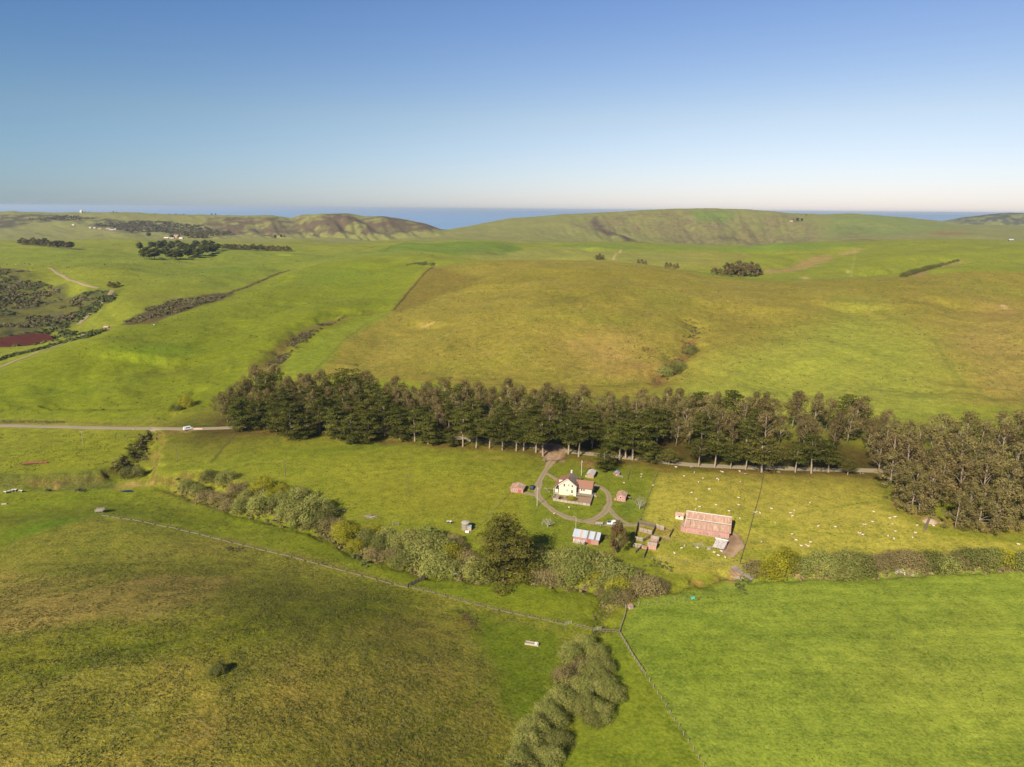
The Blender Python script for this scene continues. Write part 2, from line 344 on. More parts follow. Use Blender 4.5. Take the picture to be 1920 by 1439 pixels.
# ------------------------------------------------------------------ ground colours (base colour of the fields themselves)
base = np.zeros(AG.shape + (3,)); base[:] = lit(134, 142, 46)
tex = np.zeros(AG.shape + (3,)); tex[..., 0] = 0.5          # R tussock strength, G scrub speckle, B mown streaks
MU, MV = AG, np.log(RG)
ju = (fbm(XG / 25, YG / 25, 3, seed=12) - .5); jv = (fbm(XG / 25, YG / 25, 3, seed=13) - .5)
NOI = fbm(XG / 45, YG / 45, 4, seed=14)
def mpts(pts): return np.array([(lambda g: (math.atan2(g.x, g.y), math.log(math.hypot(g.x, g.y))))(ground(px, py)) for px, py in pts])
def win(P, pad):
    i0, i1 = np.searchsorted(AZ, [P[:, 0].min() - pad, P[:, 0].max() + pad]); j0, j1 = np.searchsorted(LR, [P[:, 1].min() - pad, P[:, 1].max() + pad])
    return slice(i0, i1), slice(j0, j1)
def poly_mask(pts, soft=0.01, wob=0.01):
    P = mpts(pts); s = win(P, soft * 2 + wob * 2); U = MU[s] + ju[s] * wob * 2; V = MV[s] + jv[s] * wob * 3
    ins = inside(U, V, P); d, _ = dist_line(U, V, np.vstack([P, P[:1]])); return s, sstep(np.where(ins, d, -d) / soft * .5 + .5)
def paint(pts, col, soft=0.01, wob=0.01, a=1.0, t=None, noise=0.0):
    s, m = poly_mask(pts, soft, wob); m = m * a
    if noise: m = m * sstep((NOI[s] - .5) * 4 * 1.2 + 1 - noise)
    mm = m[..., None]; base[s] = base[s] * (1 - mm) + np.array(lit(*col)) * mm
    if t is not None: tex[s] = tex[s] * (1 - mm) + np.array(t) * mm
def blob(px, py, rx, ry, col, a=1.0, t=None):
    P = mpts([(px, py), (px - rx, py), (px + rx, py), (px, py + ry)]); du = abs(P[2, 0] - P[1, 0]) / 2; dv = abs(P[3, 1] - P[0, 1])
    i0, i1 = np.searchsorted(AZ, [P[0, 0] - du * 2.6, P[0, 0] + du * 2.6]); j0, j1 = np.searchsorted(LR, [P[0, 1] - dv * 2.6, P[0, 1] + dv * 2.6]); s = (slice(i0, i1), slice(j0, j1))
    q = ((MU[s] - P[0, 0] + ju[s] * du * .8) / du) ** 2 + ((MV[s] - P[0, 1] + jv[s] * dv * .8) / dv) ** 2
    m = (np.exp(-q * 1.2) * a)[..., None]; base[s] = base[s] * (1 - m) + np.array(lit(*col)) * m
    if t is not None: tex[s] = tex[s] * (1 - m) + np.array(t) * m
def stroke(pts, col, width, a=1.0, wob=0.0):
    P = wpoly(pts); s = sub(P, width * 3 + 3); X, Y = XG[s], YG[s]
    if wob: X = X + (fbm(X / wob, Y / wob, 2, seed=6) - .5) * wob; Y = Y + (fbm(X / wob, Y / wob, 2, seed=7) - .5) * wob
    d, p = dist_line(X, Y, P); wd = np.maximum(width, RG[s] * 0.0011)
    m = (np.exp(-(d / wd) ** 2) * a * np.minimum(1, width / wd))[..., None]; base[s] = base[s] * (1 - m) + np.array(lit(*col)) * m

# far country
paint([(-300, 452), (860, 450), (2300, 455), (2300, 380), (-300, 380)], (140, 141, 86), .05, .02, t=(.3, .2, 0))
paint([(-100, 436), (20, 428), (60, 416), (120, 414), (160, 420), (230, 436), (260, 438), (330, 440), (420, 440), (500, 438), (480, 425), (420, 416), (340, 424), (300, 414), (250, 418), (180, 408), (110, 404), (60, 402), (-100, 410)], (92, 86, 62), .006, .012, t=(.3, .8, 0), noise=.3)
paint([(420, 442), (620, 441), (720, 440), (820, 434), (822, 426), (790, 416), (750, 408), (690, 409), (650, 402), (600, 403), (560, 407), (530, 413), (480, 408), (400, 408), (380, 424)], (108, 92, 76), .006, .015, t=(.3, .6, 0), noise=.12)
blob(505, 418, 26, 8, (132, 132, 84), .7); blob(545, 424, 14, 10, (110, 104, 84), .6); blob(720, 432, 40, 5, (110, 116, 76), .5)
paint([(700, 470), (735, 462), (765, 455), (860, 453), (955, 458), (980, 466), (960, 476), (900, 480), (800, 473)], (112, 134, 40), .004, .003)
paint([(1050, 459), (1290, 463), (1420, 461), (1600, 458), (1640, 458), (1600, 463), (1400, 472), (1280, 468), (1060, 464)], (120, 142, 52), .006, .004)
paint([(880, 475), (1000, 466), (1300, 474), (1300, 505), (900, 490)], (148, 148, 82), .03, .02, a=.7)
paint([(1100, 430), (1200, 440), (1290, 458), (1480, 458), (1540, 440), (1520, 415), (1480, 404), (1380, 408), (1290, 398), (1200, 400), (1120, 406), (1070, 424)], (140, 132, 92), .008, .015, t=(.4, .55, 0), noise=.2)
paint([(1112, 405), (1130, 425), (1190, 450), (1200, 456), (1170, 448), (1120, 433), (1108, 420)], (100, 82, 72), .006, .008, t=(.3, .7, 0))
paint([(1290, 395), (1370, 396), (1375, 412), (1350, 418), (1310, 416)], (126, 142, 72), .006, .006)
blob(1370, 448, 26, 9, (104, 92, 66), .7, (.3, .8, 0)); blob(1410, 440, 30, 7, (128, 112, 76), .5)
paint([(1570, 420), (1640, 422), (1650, 452), (1600, 456), (1580, 440)], (124, 112, 80), .012, .01, a=.7, t=(.3, .6, 0), noise=.3)
paint([(1740, 437), (1800, 436), (1830, 440), (1770, 441)], (150, 112, 80), .004, .004, a=.8)
paint([(1640, 400), (1560, 408), (1540, 440), (1700, 440), (1760, 430), (1800, 426), (1700, 410)], (126, 144, 76), .02, .01, a=.7)
paint([(1780, 414), (1830, 405), (1920, 401), (2200, 401), (2200, 422), (1920, 422), (1800, 421)], (84, 84, 66), .01, .02, t=(.3, .5, 0), noise=.1)
stroke([(1150, 488), (1153, 480), (1165, 468)], (190, 170, 130), 2.2); stroke([(1620, 419), (1660, 423), (1700, 431)], (180, 160, 120), 3)
stroke([(700, 476), (735, 461), (765, 454)], (96, 92, 54), 2.0, .8); stroke([(620, 467), (680, 468), (760, 456)], (110, 96, 66), 3.5, .7, 20)
paint([(1430, 512), (1480, 500), (1540, 480), (1600, 467), (1615, 468), (1560, 486), (1500, 506), (1450, 516)], (166, 142, 98), .006, .01, a=.85)
paint([(1290, 472), (1400, 478), (1340, 500), (1290, 500)], (152, 144, 80), .03, .02, a=.6)
stroke([(1340, 500), (1400, 478)], (160, 130, 90), 4, .6, 20); stroke([(1595, 520), (1600, 495), (1604, 470)], (168, 168, 100), 1.2, .6)
blob(1510, 522, 9, 2.5, (200, 176, 130), .9); blob(1590, 511, 4, 2, (190, 185, 130), .8); blob(1485, 471, 4, 2, (190, 150, 100), .7)
paint([(1690, 520), (1760, 500), (1800, 487), (1815, 487), (1790, 497), (1730, 518)], (150, 128, 96), .006, .006)
paint([(0, 470), (300, 472), (545, 470), (545, 480), (0, 480)], (126, 148, 56), .03, .01, a=.5)
stroke([(30, 460), (120, 466), (220, 458), (260, 452)], (100, 106, 60), 3, .6, 30)

# left green hill
paint([(-300, 790), (-300, 750), (0, 692), (230, 617), (430, 556), (545, 508), (620, 492), (700, 483), (800, 494), (770, 535), (738, 580), (600, 650), (520, 690), (500, 720), (420, 770), (200, 786)], (124, 135, 26), .02, .008, t=(.45, 0, 0))
paint([(0, 470), (545, 474), (700, 474), (800, 480), (700, 482), (545, 504), (430, 550), (300, 530), (100, 498), (0, 494)], (130, 142, 46), .03, .01)
blob(300, 655, 90, 28, (96, 132, 20), .5); blob(350, 700, 120, 16, (104, 112, 34), .45); blob(120, 730, 140, 20, (128, 146, 34), .5); blob(640, 520, 70, 18, (124, 146, 34), .6); blob(430, 505, 80, 8, (104, 134, 34), .5)
blob(260, 705, 60, 8, (92, 104, 32), .5); blob(420, 680, 40, 10, (96, 110, 34), .4); blob(640, 575, 50, 12, (120, 128, 40), .5)
# brown grazed hill
paint([(600, 690), (640, 640), (738, 582), (770, 537), (812, 500), (940, 489), (1100, 489), (1300, 512), (1500, 528), (1750, 514), (1920, 511), (2300, 514), (2300, 780), (1500, 775), (1000, 740), (580, 705)], (144, 136, 58), .006, .003, t=(1.0, 0, 0))
paint([(1230, 760), (1300, 705), (1420, 650), (1540, 600), (1600, 560), (1660, 600), (1740, 640), (1800, 740), (1790, 790), (1240, 790)], (150, 156, 66), .06, .02, t=(.6, 0, 0))
paint([(735, 582), (768, 537), (812, 502), (860, 512), (905, 520), (880, 538), (820, 558), (745, 585)], (120, 108, 44), .008, .006, a=.8)
paint([(520, 690), (580, 650), (640, 610), (735, 584), (640, 640), (600, 700)], (130, 144, 44), .012, .006)
for b in [(1130, 655, 90, 40, (164, 140, 86), .7), (1190, 690, 70, 20, (150, 120, 78), .6), (1060, 560, 90, 14, (112, 110, 42), .6), (1000, 590, 120, 14, (140, 138, 56), .5), (860, 690, 120, 14, (134, 136, 50), .5), (1050, 515, 180, 8, (132, 126, 40), .6),
          (1850, 640, 110, 50, (162, 144, 84), .75), (1880, 585, 60, 18, (160, 136, 82), .7), (1600, 535, 200, 8, (136, 132, 46), .6), (1400, 560, 120, 22, (150, 138, 66), .6), (1860, 540, 90, 12, (136, 138, 52), .6), (720, 650, 70, 22, (148, 140, 66), .5),
          (1430, 700, 100, 20, (148, 150, 66), .5), (1250, 560, 60, 18, (120, 126, 44), .45), (1900, 720, 80, 40, (160, 142, 84), .6), (1420, 745, 100, 10, (158, 164, 70), .5), (1150, 600, 80, 12, (124, 130, 44), .5)]: blob(*b)
stroke([(738, 582), (760, 555), (785, 525), (812, 501)], (72, 66, 30), 1.3, .9); stroke([(585, 700), (640, 642), (690, 605), (738, 584), (830, 560), (905, 530)], (112, 112, 50), 1.5, .5)
stroke([(1580, 547), (1640, 583), (1700, 605), (1750, 636), (1780, 690), (1840, 740), (1900, 780)], (124, 130, 56), 2.2, .6); stroke([(1850, 700), (1920, 745)], (176, 160, 100), 1.2, .5)
blob(802, 611, 14, 3, (196, 164, 120), .95); blob(790, 607, 7, 2, (196, 164, 120), .9); blob(1885, 577, 12, 4, (196, 170, 124), .8); blob(1880, 574, 6, 2, (214, 190, 150), .8)
stroke([(1228, 722), (1240, 706), (1262, 692), (1285, 668), (1300, 640)], (128, 96, 62), 5, .8, 8); blob(1225, 660, 10, 6, (110, 78, 50), .6); blob(1210, 655, 8, 4, (100, 74, 48), .6)
stroke([(495, 690), (520, 668), (560, 632), (600, 612), (640, 597)], (116, 96, 60), 9, .8, 14); stroke([(640, 597), (700, 588), (738, 582)], (120, 108, 60), 5, .6, 12)
for pts in ([(780, 640), (900, 660), (1000, 668), (1100, 690)], [(960, 640), (985, 665), (1020, 690), (1100, 705)], [(650, 690), (760, 660), (900, 600)], [(1300, 700), (1420, 672), (1540, 660)], [(1000, 730), (1100, 700), (1200, 715)], [(1700, 680), (1850, 690), (1950, 700)]): stroke(pts, (172, 160, 96), .8, .5)
# left valley with scrub
paint([(-200, 640), (-200, 510), (0, 503), (60, 518), (130, 560), (205, 548), (215, 556), (160, 600), (130, 615), (60, 640)], (104, 104, 48), .012, .015, t=(.5, .8, 0))
paint([(228, 606), (262, 585), (330, 561), (430, 550), (410, 566), (330, 590), (240, 610)], (96, 82, 50), .006, .01, t=(.4, .9, 0))
stroke([(430, 550), (490, 527), (545, 507)], (104, 82, 50), 3.0, .9, 5); blob(300, 557, 50, 5, (140, 128, 66), .5); blob(0, 545, 60, 20, (100, 108, 40), .5)
stroke([(180, 600), (200, 570), (245, 530)], (106, 118, 44), 2, .5)
# bottom pastures of the valley
paint([(-300, 790), (0, 792), (430, 800), (430, 815), (600, 815), (1000, 850), (1230, 885), (1200, 985), (900, 1060), (600, 1000), (520, 930), (330, 885), (-300, 900)], (136, 143, 44), .02, .01)
blob(150, 850, 160, 30, (140, 146, 34), .7); blob(860, 930, 140, 40, (154, 150, 52), .7); blob(560, 850, 120, 20, (126, 134, 36), .6); blob(700, 900, 90, 40, (150, 148, 50), .5); blob(700, 838, 240, 7, (108, 130, 30), .7)
paint([(1232, 888), (1640, 895), (1660, 955), (1760, 1005), (1930, 1020), (2300, 1030), (2300, 1060), (1400, 1062), (1385, 1080), (1250, 1075), (1195, 1000), (1200, 980)], (176, 170, 76), .01, .006, t=(.5, 0, 0))
blob(1330, 880, 90, 10, (136, 150, 46), .7); blob(1560, 960, 160, 40, (184, 174, 84), .5); blob(1420, 1040, 80, 14, (146, 156, 50), .6); blob(1290, 1030, 60, 16, (134, 148, 42), .7); blob(1830, 990, 90, 10, (140, 154, 52), .5); blob(1440, 985, 60, 12, (150, 160, 50), .5)
paint([(1000, 905), (1040, 872), (1150, 870), (1225, 890), (1215, 930), (1200, 980), (1185, 1010), (1100, 1040), (980, 1000)], (126, 138, 42), .015, .008, a=.8)
blob(1180, 960, 30, 18, (116, 136, 44), .7); blob(1085, 960, 40, 8, (128, 140, 42), .6)
# ground under the trees, track sides, yards
stroke([(430, 812), (520, 812), (600, 815), (680, 826), (760, 830), (850, 838), (940, 842), (1030, 850), (1110, 865), (1230, 870), (1330, 880), (1430, 886), (1540, 890), (1650, 893)], (126, 98, 60), 3.2, .75, 7)
stroke([(1690, 950), (1740, 975), (1800, 985), (1860, 995), (1930, 985)], (150, 124, 76), 6, .6, 8)
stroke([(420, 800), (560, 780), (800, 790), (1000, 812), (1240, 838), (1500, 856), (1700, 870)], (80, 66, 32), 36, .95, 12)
paint([(-200, 893), (0, 890), (60, 890), (150, 884), (205, 880), (215, 905), (225, 921), (150, 922), (0, 922), (-200, 926)], (96, 104, 42), .006, .006, a=.8, t=(.8, .2, 0))
for bx, by in ((30, 905), (62, 912), (84, 900), (120, 908), (170, 900)): blob(bx, by, 8, 5, (84, 80, 34), .7)
for b in [(1030, 850, 22, 9, (160, 124, 92), .9), (1250, 882, 26, 4, (152, 120, 70), .7), (735, 822, 14, 3, (150, 116, 70), .7), (520, 805, 36, 4, (146, 110, 66), .8), (545, 822, 16, 3, (150, 116, 70), .7), (930, 858, 16, 4, (150, 136, 66), .7), (895, 857, 10, 3, (160, 140, 80), .7),
          (1105, 872, 16, 7, (150, 116, 78), .8), (1395, 888, 50, 3, (160, 130, 78), .6), (1215, 998, 32, 14, (140, 118, 60), .7), (1248, 995, 14, 6, (176, 144, 104), .8), (1250, 1010, 9, 7, (176, 150, 116), .8), (1376, 1020, 9, 14, (176, 152, 116), .9), (1365, 1036, 10, 5, (176, 150, 112), .8),
          (1275, 985, 6, 14, (176, 150, 100), .6), (1100, 1022, 26, 3, (160, 160, 90), .6), (1150, 1036, 14, 4, (140, 120, 80), .6), (1740, 975, 14, 6, (190, 160, 124), .9), (1493, 1078, 9, 3.5, (214, 180, 130), .95), (1515, 1078, 9, 2, (180, 160, 100), .7),
          (315, 812, 24, 3, (150, 120, 80), .8), (350, 809, 14, 2.5, (170, 130, 94), .9), (60, 869, 30, 3.2, (110, 74, 46), .8), (0, 861, 8, 2, (120, 90, 60), .8), (250, 910, 24, 6, (190, 160, 110), .9), (225, 915, 14, 4, (180, 150, 100), .7), (285, 907, 16, 4, (180, 156, 100), .8), (105, 906, 5, 3, (180, 150, 100), .8),
          (105, 915, 8, 2.5, (190, 150, 110), .6), (345, 890, 16, 6, (150, 130, 80), .6), (285, 860, 8, 10, (130, 110, 66), .6), (697, 968, 16, 4, (150, 136, 100), .7), (690, 988, 8, 3, (180, 140, 100), .5), (1308, 1093, 12, 4, (160, 128, 76), .8), (1372, 1088, 10, 5, (186, 156, 110), .8), (1352, 1085, 8, 3, (150, 130, 80), .7),
          (830, 925, 26, 3, (150, 144, 56), .5), (840, 955, 30, 4, (146, 146, 56), .5)]: blob(*b)
stroke([(-100, 793), (0, 791), (120, 792), (240, 796), (400, 793)], (120, 96, 60), 1.5, .6, 5); stroke([(300, 792), (400, 797)], (92, 124, 24), 1.2, .6)
stroke([(440, 815), (420, 838), (395, 868)], (100, 96, 40), .7, .8); stroke([(185, 965), (120, 985), (0, 1030)], (96, 104, 34), 1.0, .7)
stroke([(190, 962), (250, 940), (305, 918)], (92, 88, 36), .7, .7); stroke([(680, 1040), (720, 1060), (800, 1078), (880, 1090), (960, 1110)], (104, 124, 36), 1.0, .6)
stroke([(1020, 1215), (1060, 1198), (1080, 1190)], (90, 112, 40), .8, .6); stroke([(960, 1345), (1010, 1260), (1060, 1215)], (96, 116, 28), .5, .6)
stroke([(1700, 935), (1600, 945), (1540, 960)], (124, 134, 46), .6, .6); stroke([(1400, 985), (1560, 1000), (1760, 1012), (1920, 1016)], (120, 134, 44), .5, .6); stroke([(1490, 965), (1600, 945), (1700, 935)], (120, 132, 46), .5, .6)
# meadow between the fence and the creek
paint([(-300, 925), (0, 925), (180, 925), (300, 915), (400, 950), (600, 1000), (700, 1060), (900, 1095), (1130, 1120), (1160, 1185), (1060, 1175), (760, 1100), (400, 1010), (185, 967), (0, 1030), (-300, 1090)], (122, 132, 32), .012, .006)
blob(420, 930, 90, 14, (140, 134, 66), .6); blob(340, 925, 40, 8, (142, 130, 66), .6); blob(100, 985, 120, 14, (92, 128, 22), .7); blob(940, 1110, 160, 18, (112, 130, 34), .6); blob(100, 940, 120, 8, (124, 144, 34), .6); blob(1075, 1150, 40, 18, (128, 138, 48), .6)
# foreground rough grazing
paint([(-300, 1090), (0, 1030), (185, 968), (400, 1012), (760, 1102), (1060, 1177), (1100, 1190), (1050, 1260), (980, 1380), (940, 1500), (900, 1700), (-400, 1700)], (132, 134, 50), .012, .006, t=(1.0, 0, 0))
paint([(-300, 1200), (0, 1205), (400, 1160), (620, 1135), (800, 1140), (880, 1190), (940, 1290), (930, 1420), (900, 1700), (-400, 1700)], (140, 136, 56), .09, .03, t=(1.2, .05, 0))
paint([(-300, 1195), (0, 1198), (400, 1157), (700, 1105), (800, 1120), (720, 1170), (430, 1230), (0, 1290), (-300, 1310)], (118, 126, 30), .05, .03, a=.9, t=(1.1, .05, 0))
paint([(860, 1140), (1060, 1185), (1070, 1260), (990, 1370), (940, 1330), (930, 1260), (890, 1190)], (106, 122, 28), .03, .01, t=(.6, 0, 0))
paint([(-300, 1100), (0, 1085), (180, 1090), (330, 1078), (460, 1082), (400, 1125), (240, 1160), (0, 1188), (-300, 1195)], (158, 142, 78), .02, .03, a=.85, t=(1.0, 0, 0), noise=.1)
for b in [(330, 1030, 130, 20, (132, 124, 60), .6), (600, 1330, 130, 60, (142, 126, 60), .55), (820, 1250, 80, 40, (134, 126, 60), .5), (400, 1370, 110, 40, (130, 116, 56), .5), (150, 1340, 120, 50, (104, 104, 30), .5), (700, 1400, 120, 40, (132, 118, 58), .5), (420, 1270, 60, 20, (92, 108, 22), .6),
          (560, 1120, 120, 8, (116, 124, 44), .5), (200, 1230, 200, 14, (84, 102, 12), .6), (700, 1210, 120, 20, (98, 108, 30), .5), (880, 1170, 26, 16, (120, 92, 50), .6), (960, 1160, 40, 14, (124, 128, 48), .6), (1040, 1178, 30, 8, (130, 134, 50), .5)]: blob(*b)
for pts in ([(330, 1439), (380, 1350), (410, 1250), (390, 1230)], [(470, 1439), (500, 1340), (520, 1290)], [(600, 1439), (620, 1330), (600, 1240)], [(280, 1420), (330, 1330), (360, 1260)], [(500, 1430), (530, 1390), (500, 1300)], [(620, 1300), (650, 1240), (640, 1180)], [(700, 1380), (730, 1250), (730, 1220)]): stroke(pts, (132, 126, 44), .35, .6, 3)
stroke([(680, 1450), (740, 1400), (800, 1365), (860, 1335), (960, 1250)], (112, 124, 24), .45, .8); stroke([(686, 1450), (746, 1404), (806, 1369), (866, 1339)], (150, 140, 60), .35, .7)
stroke([(0, 1245), (180, 1230), (400, 1190), (600, 1170)], (66, 70, 18), .3, .7); stroke([(850, 1140), (885, 1165), (905, 1190)], (74, 54, 30), .5, .8, 3)
stroke([(875, 1150), (900, 1170), (940, 1190), (1040, 1250)], (78, 72, 30), .3, .5)
# right hand meadow, mown in long curving swaths
paint([(1163, 1188), (1185, 1150), (1195, 1125), (1300, 1110), (1400, 1085), (1500, 1080), (1700, 1068), (1920, 1060), (2400, 1060), (2400, 1700), (1500, 1700), (1320, 1440), (1250, 1330)], (138, 156, 60), .006, .002, t=(.45, 0, 1))
paint([(1100, 1200), (1163, 1190), (1250, 1330), (1320, 1440), (1400, 1700), (950, 1700), (1040, 1440), (1090, 1370), (1160, 1320), (1150, 1220)], (130, 144, 42), .006, .003, t=(.4, 0, .3))
blob(1290, 1230, 120, 60, (122, 146, 34), .5); blob(1780, 1270, 300, 150, (156, 168, 70), .8); blob(1230, 1400, 60, 50, (124, 144, 46), .5); blob(1320, 1160, 90, 12, (98, 130, 30), .4)
for k in range(7): stroke([(1420 - k * 5, 1092 + k * 3), (1400 - k * 9, 1105 + k * 5), (1350 - k * 12, 1120 + k * 7), (1250, 1135 + k * 8)], (130, 150, 52), .5, .5)
stroke([(1505, 1098), (1515, 1115), (1550, 1140), (1600, 1152)], (136, 154, 54), .5, .5)
for b in [(1738, 1115, 8, 4), (1725, 1180, 6, 3), (1472, 1150, 5, 2), (1424, 1202, 4, 2), (1880, 1290, 8, 4), (1790, 1365, 12, 6), (1760, 1370, 10, 5)]: blob(*b, (92, 116, 34), .6)
for b in [(1493, 1079, 12, 3.5, (222, 186, 134), .95), (1518, 1079, 12, 2.5, (184, 164, 104), .7), (1700, 1078, 26, 4, (150, 146, 84), .6), (1308, 1096, 14, 4, (164, 132, 80), .8), (1345, 1090, 10, 3, (150, 120, 70), .6), (1372, 1088, 10, 5, (190, 160, 112), .8), (1150, 1150, 14, 10, (120, 110, 50), .5)]: blob(*b)
# fine mottling carried by the fields themselves
mot = (fbm(XG / 60, YG / 60, 4, seed=21) - .5) * .30 + (fbm(XG / 9, YG / 9, 3, seed=22) - .5) * .22
base *= (1 + mot * np.interp(RG, [50, 400, 3000], [1.0, .8, .6]))[..., None]
yel = sstep((fbm(XG / 38, YG / 38, 3, seed=23) - .42) * 3.2)[..., None] * .08
base[:] = base * (1 - yel) + base * np.array([1.22, 1.0, 1.35]) * yel
dry = sstep((fbm(XG / 12, YG / 12, 4, seed=25) - .5) * 6)[..., None] * np.clip(tex[..., :1] - .55, 0, 1) * .5
base[:] = base * (1 - dry) + base * np.array([1.28, 1.05, 1.5]) * dry
# bare earth where banks are steep
dzr = np.gradient(ZG, axis=1) / np.gradient(RG, axis=1); dza = np.gradient(ZG, axis=0) / (np.gradient(AG, axis=0) * RG); slope = np.hypot(dzr, dza)
st = (sstep((slope - .62) * 3) * (RG < 520))[..., None] * .8; base[:] = base * (1 - st) + np.array(lit(112, 96, 54)) * st

# ------------------------------------------------------------------ materials
def new_mat(name):
    m = bpy.data.materials.new(name); m.use_nodes = True; n = m.node_tree; b = n.nodes['Principled BSDF']
    b.inputs['Roughness'].default_value = .9; b.inputs['Specular IOR Level'].default_value = .2
    return m, n, b
def nd(n, typ, ins=None, **kw):
    x = n.nodes.new(typ)
    for k, v in kw.items(): setattr(x, k, v)
    for k, v in (ins or {}).items():
        if hasattr(v, 'is_linked') or isinstance(v, bpy.types.NodeSocket): n.links.new(v, x.inputs[k])
        else: x.inputs[k].default_value = v
    return x
def math_(n, op, a, b=None, clamp=False):
    x = n.nodes.new('ShaderNodeMath'); x.operation = op; x.use_clamp = clamp
    for i, v in enumerate((a, b)):
        if v is None: continue
        if isinstance(v, bpy.types.NodeSocket): n.links.new(v, x.inputs[i])
        else: x.inputs[i].default_value = v
    return x.outputs[0]
def mix(n, f, a, b, bt='MIX'):
    x = n.nodes.new('ShaderNodeMix'); x.data_type = 'RGBA'; x.blend_type = bt
    for i, v in ((0, f), (6, a), (7, b)):
        if isinstance(v, bpy.types.NodeSocket): n.links.new(v, x.inputs[i])
        else: x.inputs[i].default_value = v if i == 0 else (*v, 1)[:4]
    return x.outputs[2]
def noise(n, vec, scale, detail=3, rough=.55): return nd(n, 'ShaderNodeTexNoise', {'Vector': vec, 'Scale': scale, 'Detail': detail, 'Roughness': rough})
def ramp(n, fac, lo, hi): return nd(n, 'ShaderNodeMapRange', {'Value': fac, 'From Min': lo, 'From Max': hi}).outputs[0]

gm, n, b = new_mat('pasture_grass')
pos = nd(n, 'ShaderNodeNewGeometry').outputs['Position']
ca = nd(n, 'ShaderNodeVertexColor', layer_name='Col').outputs[0]; ms = nd(n, 'ShaderNodeVertexColor', layer_name='Msk').outputs[0]
sp = nd(n, 'ShaderNodeSeparateColor', {'Color': ms}); tR, tG, tB = sp.outputs
n1 = noise(n, pos, .035, 4).outputs[0]; n2 = noise(n, pos, .22, 7, .68).outputs[0]; n3 = noise(n, pos, 1.1, 4, .65).outputs[0]; n4 = noise(n, pos, .55, 2, .5).outputs[0]
v = math_(n, 'ADD', math_(n, 'MULTIPLY', math_(n, 'SUBTRACT', n1, .5), .5), math_(n, 'MULTIPLY', math_(n, 'SUBTRACT', n2, .5), 1.6))
v = math_(n, 'ADD', v, math_(n, 'MULTIPLY', math_(n, 'MULTIPLY', math_(n, 'SUBTRACT', n3, .5), 2.0), math_(n, 'ADD', math_(n, 'MULTIPLY', tR, .8), .55)))
# swaths: streaks that bend gently
mp = nd(n, 'ShaderNodeMapping', {'Vector': pos, 'Rotation': (0, 0, R(-16)), 'Scale': (.012, .33, 0.0)})
wv = noise(n, mp.outputs[0], 1.0, 4, .7).outputs[0]
mp2 = nd(n, 'ShaderNodeMapping', {'Vector': pos, 'Rotation': (0, 0, R(-16)), 'Scale': (.02, .16, 0.0)})
wv2 = noise(n, mp2.outputs[0], 1.0, 2, .5).outputs[0]
v = math_(n, 'ADD', v, math_(n, 'MULTIPLY', math_(n, 'SUBTRACT', math_(n, 'ADD', wv, wv2), 1.0), math_(n, 'MULTIPLY', tB, .6)))
# hoof-worn terracing along the slopes of the grazed hills
mp3 = nd(n, 'ShaderNodeMapping', {'Vector': pos, 'Rotation': (0, 0, R(8)), 'Scale': (.03, .25, .6)})
wt = noise(n, mp3.outputs[0], 1.0, 5, .75).outputs[0]
v = math_(n, 'ADD', v, math_(n, 'MULTIPLY', math_(n, 'SUBTRACT', wt, .5), math_(n, 'MULTIPLY', tR, .6)))
c = mix(n, 1.0, ca, nd(n, 'ShaderNodeCombineColor', {'Red': math_(n, 'ADD', v, 1.0), 'Green': math_(n, 'ADD', math_(n, 'MULTIPLY', v, .85), 1.0), 'Blue': math_(n, 'ADD', v, 1.0)}).outputs[0], 'MULTIPLY')
tan = math_(n, 'MULTIPLY', ramp(n, n4, .52, .72), math_(n, 'MULTIPLY', tR, .22), True)
c = mix(n, tan, c, (.165, .15, .062))
dk = math_(n, 'MULTIPLY', ramp(n, noise(n, pos, .62, 3, .6).outputs[0], .60, .70), math_(n, 'MULTIPLY', math_(n, 'SUBTRACT', tR, .3), .38), True)
c = mix(n, dk, c, (.03, .035, .008))
sc = math_(n, 'MULTIPLY', ramp(n, noise(n, pos, .05, 7, .75).outputs[0], .47, .58), tG, True)
c = mix(n, sc, c, (.045, .042, .026))
n.links.new(c, b.inputs['Base Color'])
bh = math_(n, 'ADD', math_(n, 'MULTIPLY', n3, .55), math_(n, 'MULTIPLY', n2, 1.0))
bh = math_(n, 'ADD', bh, math_(n, 'MULTIPLY', noise(n, pos, 2.6, 2).outputs[0], .25))
bp = nd(n, 'ShaderNodeBump', {'Height': bh, 'Distance': 1.0, 'Strength': math_(n, 'ADD', math_(n, 'MULTIPLY', tR, .5), .18, True)})
n.links.new(bp.outputs[0], b.inputs['Normal']); b.inputs['Specular IOR Level'].default_value = .1

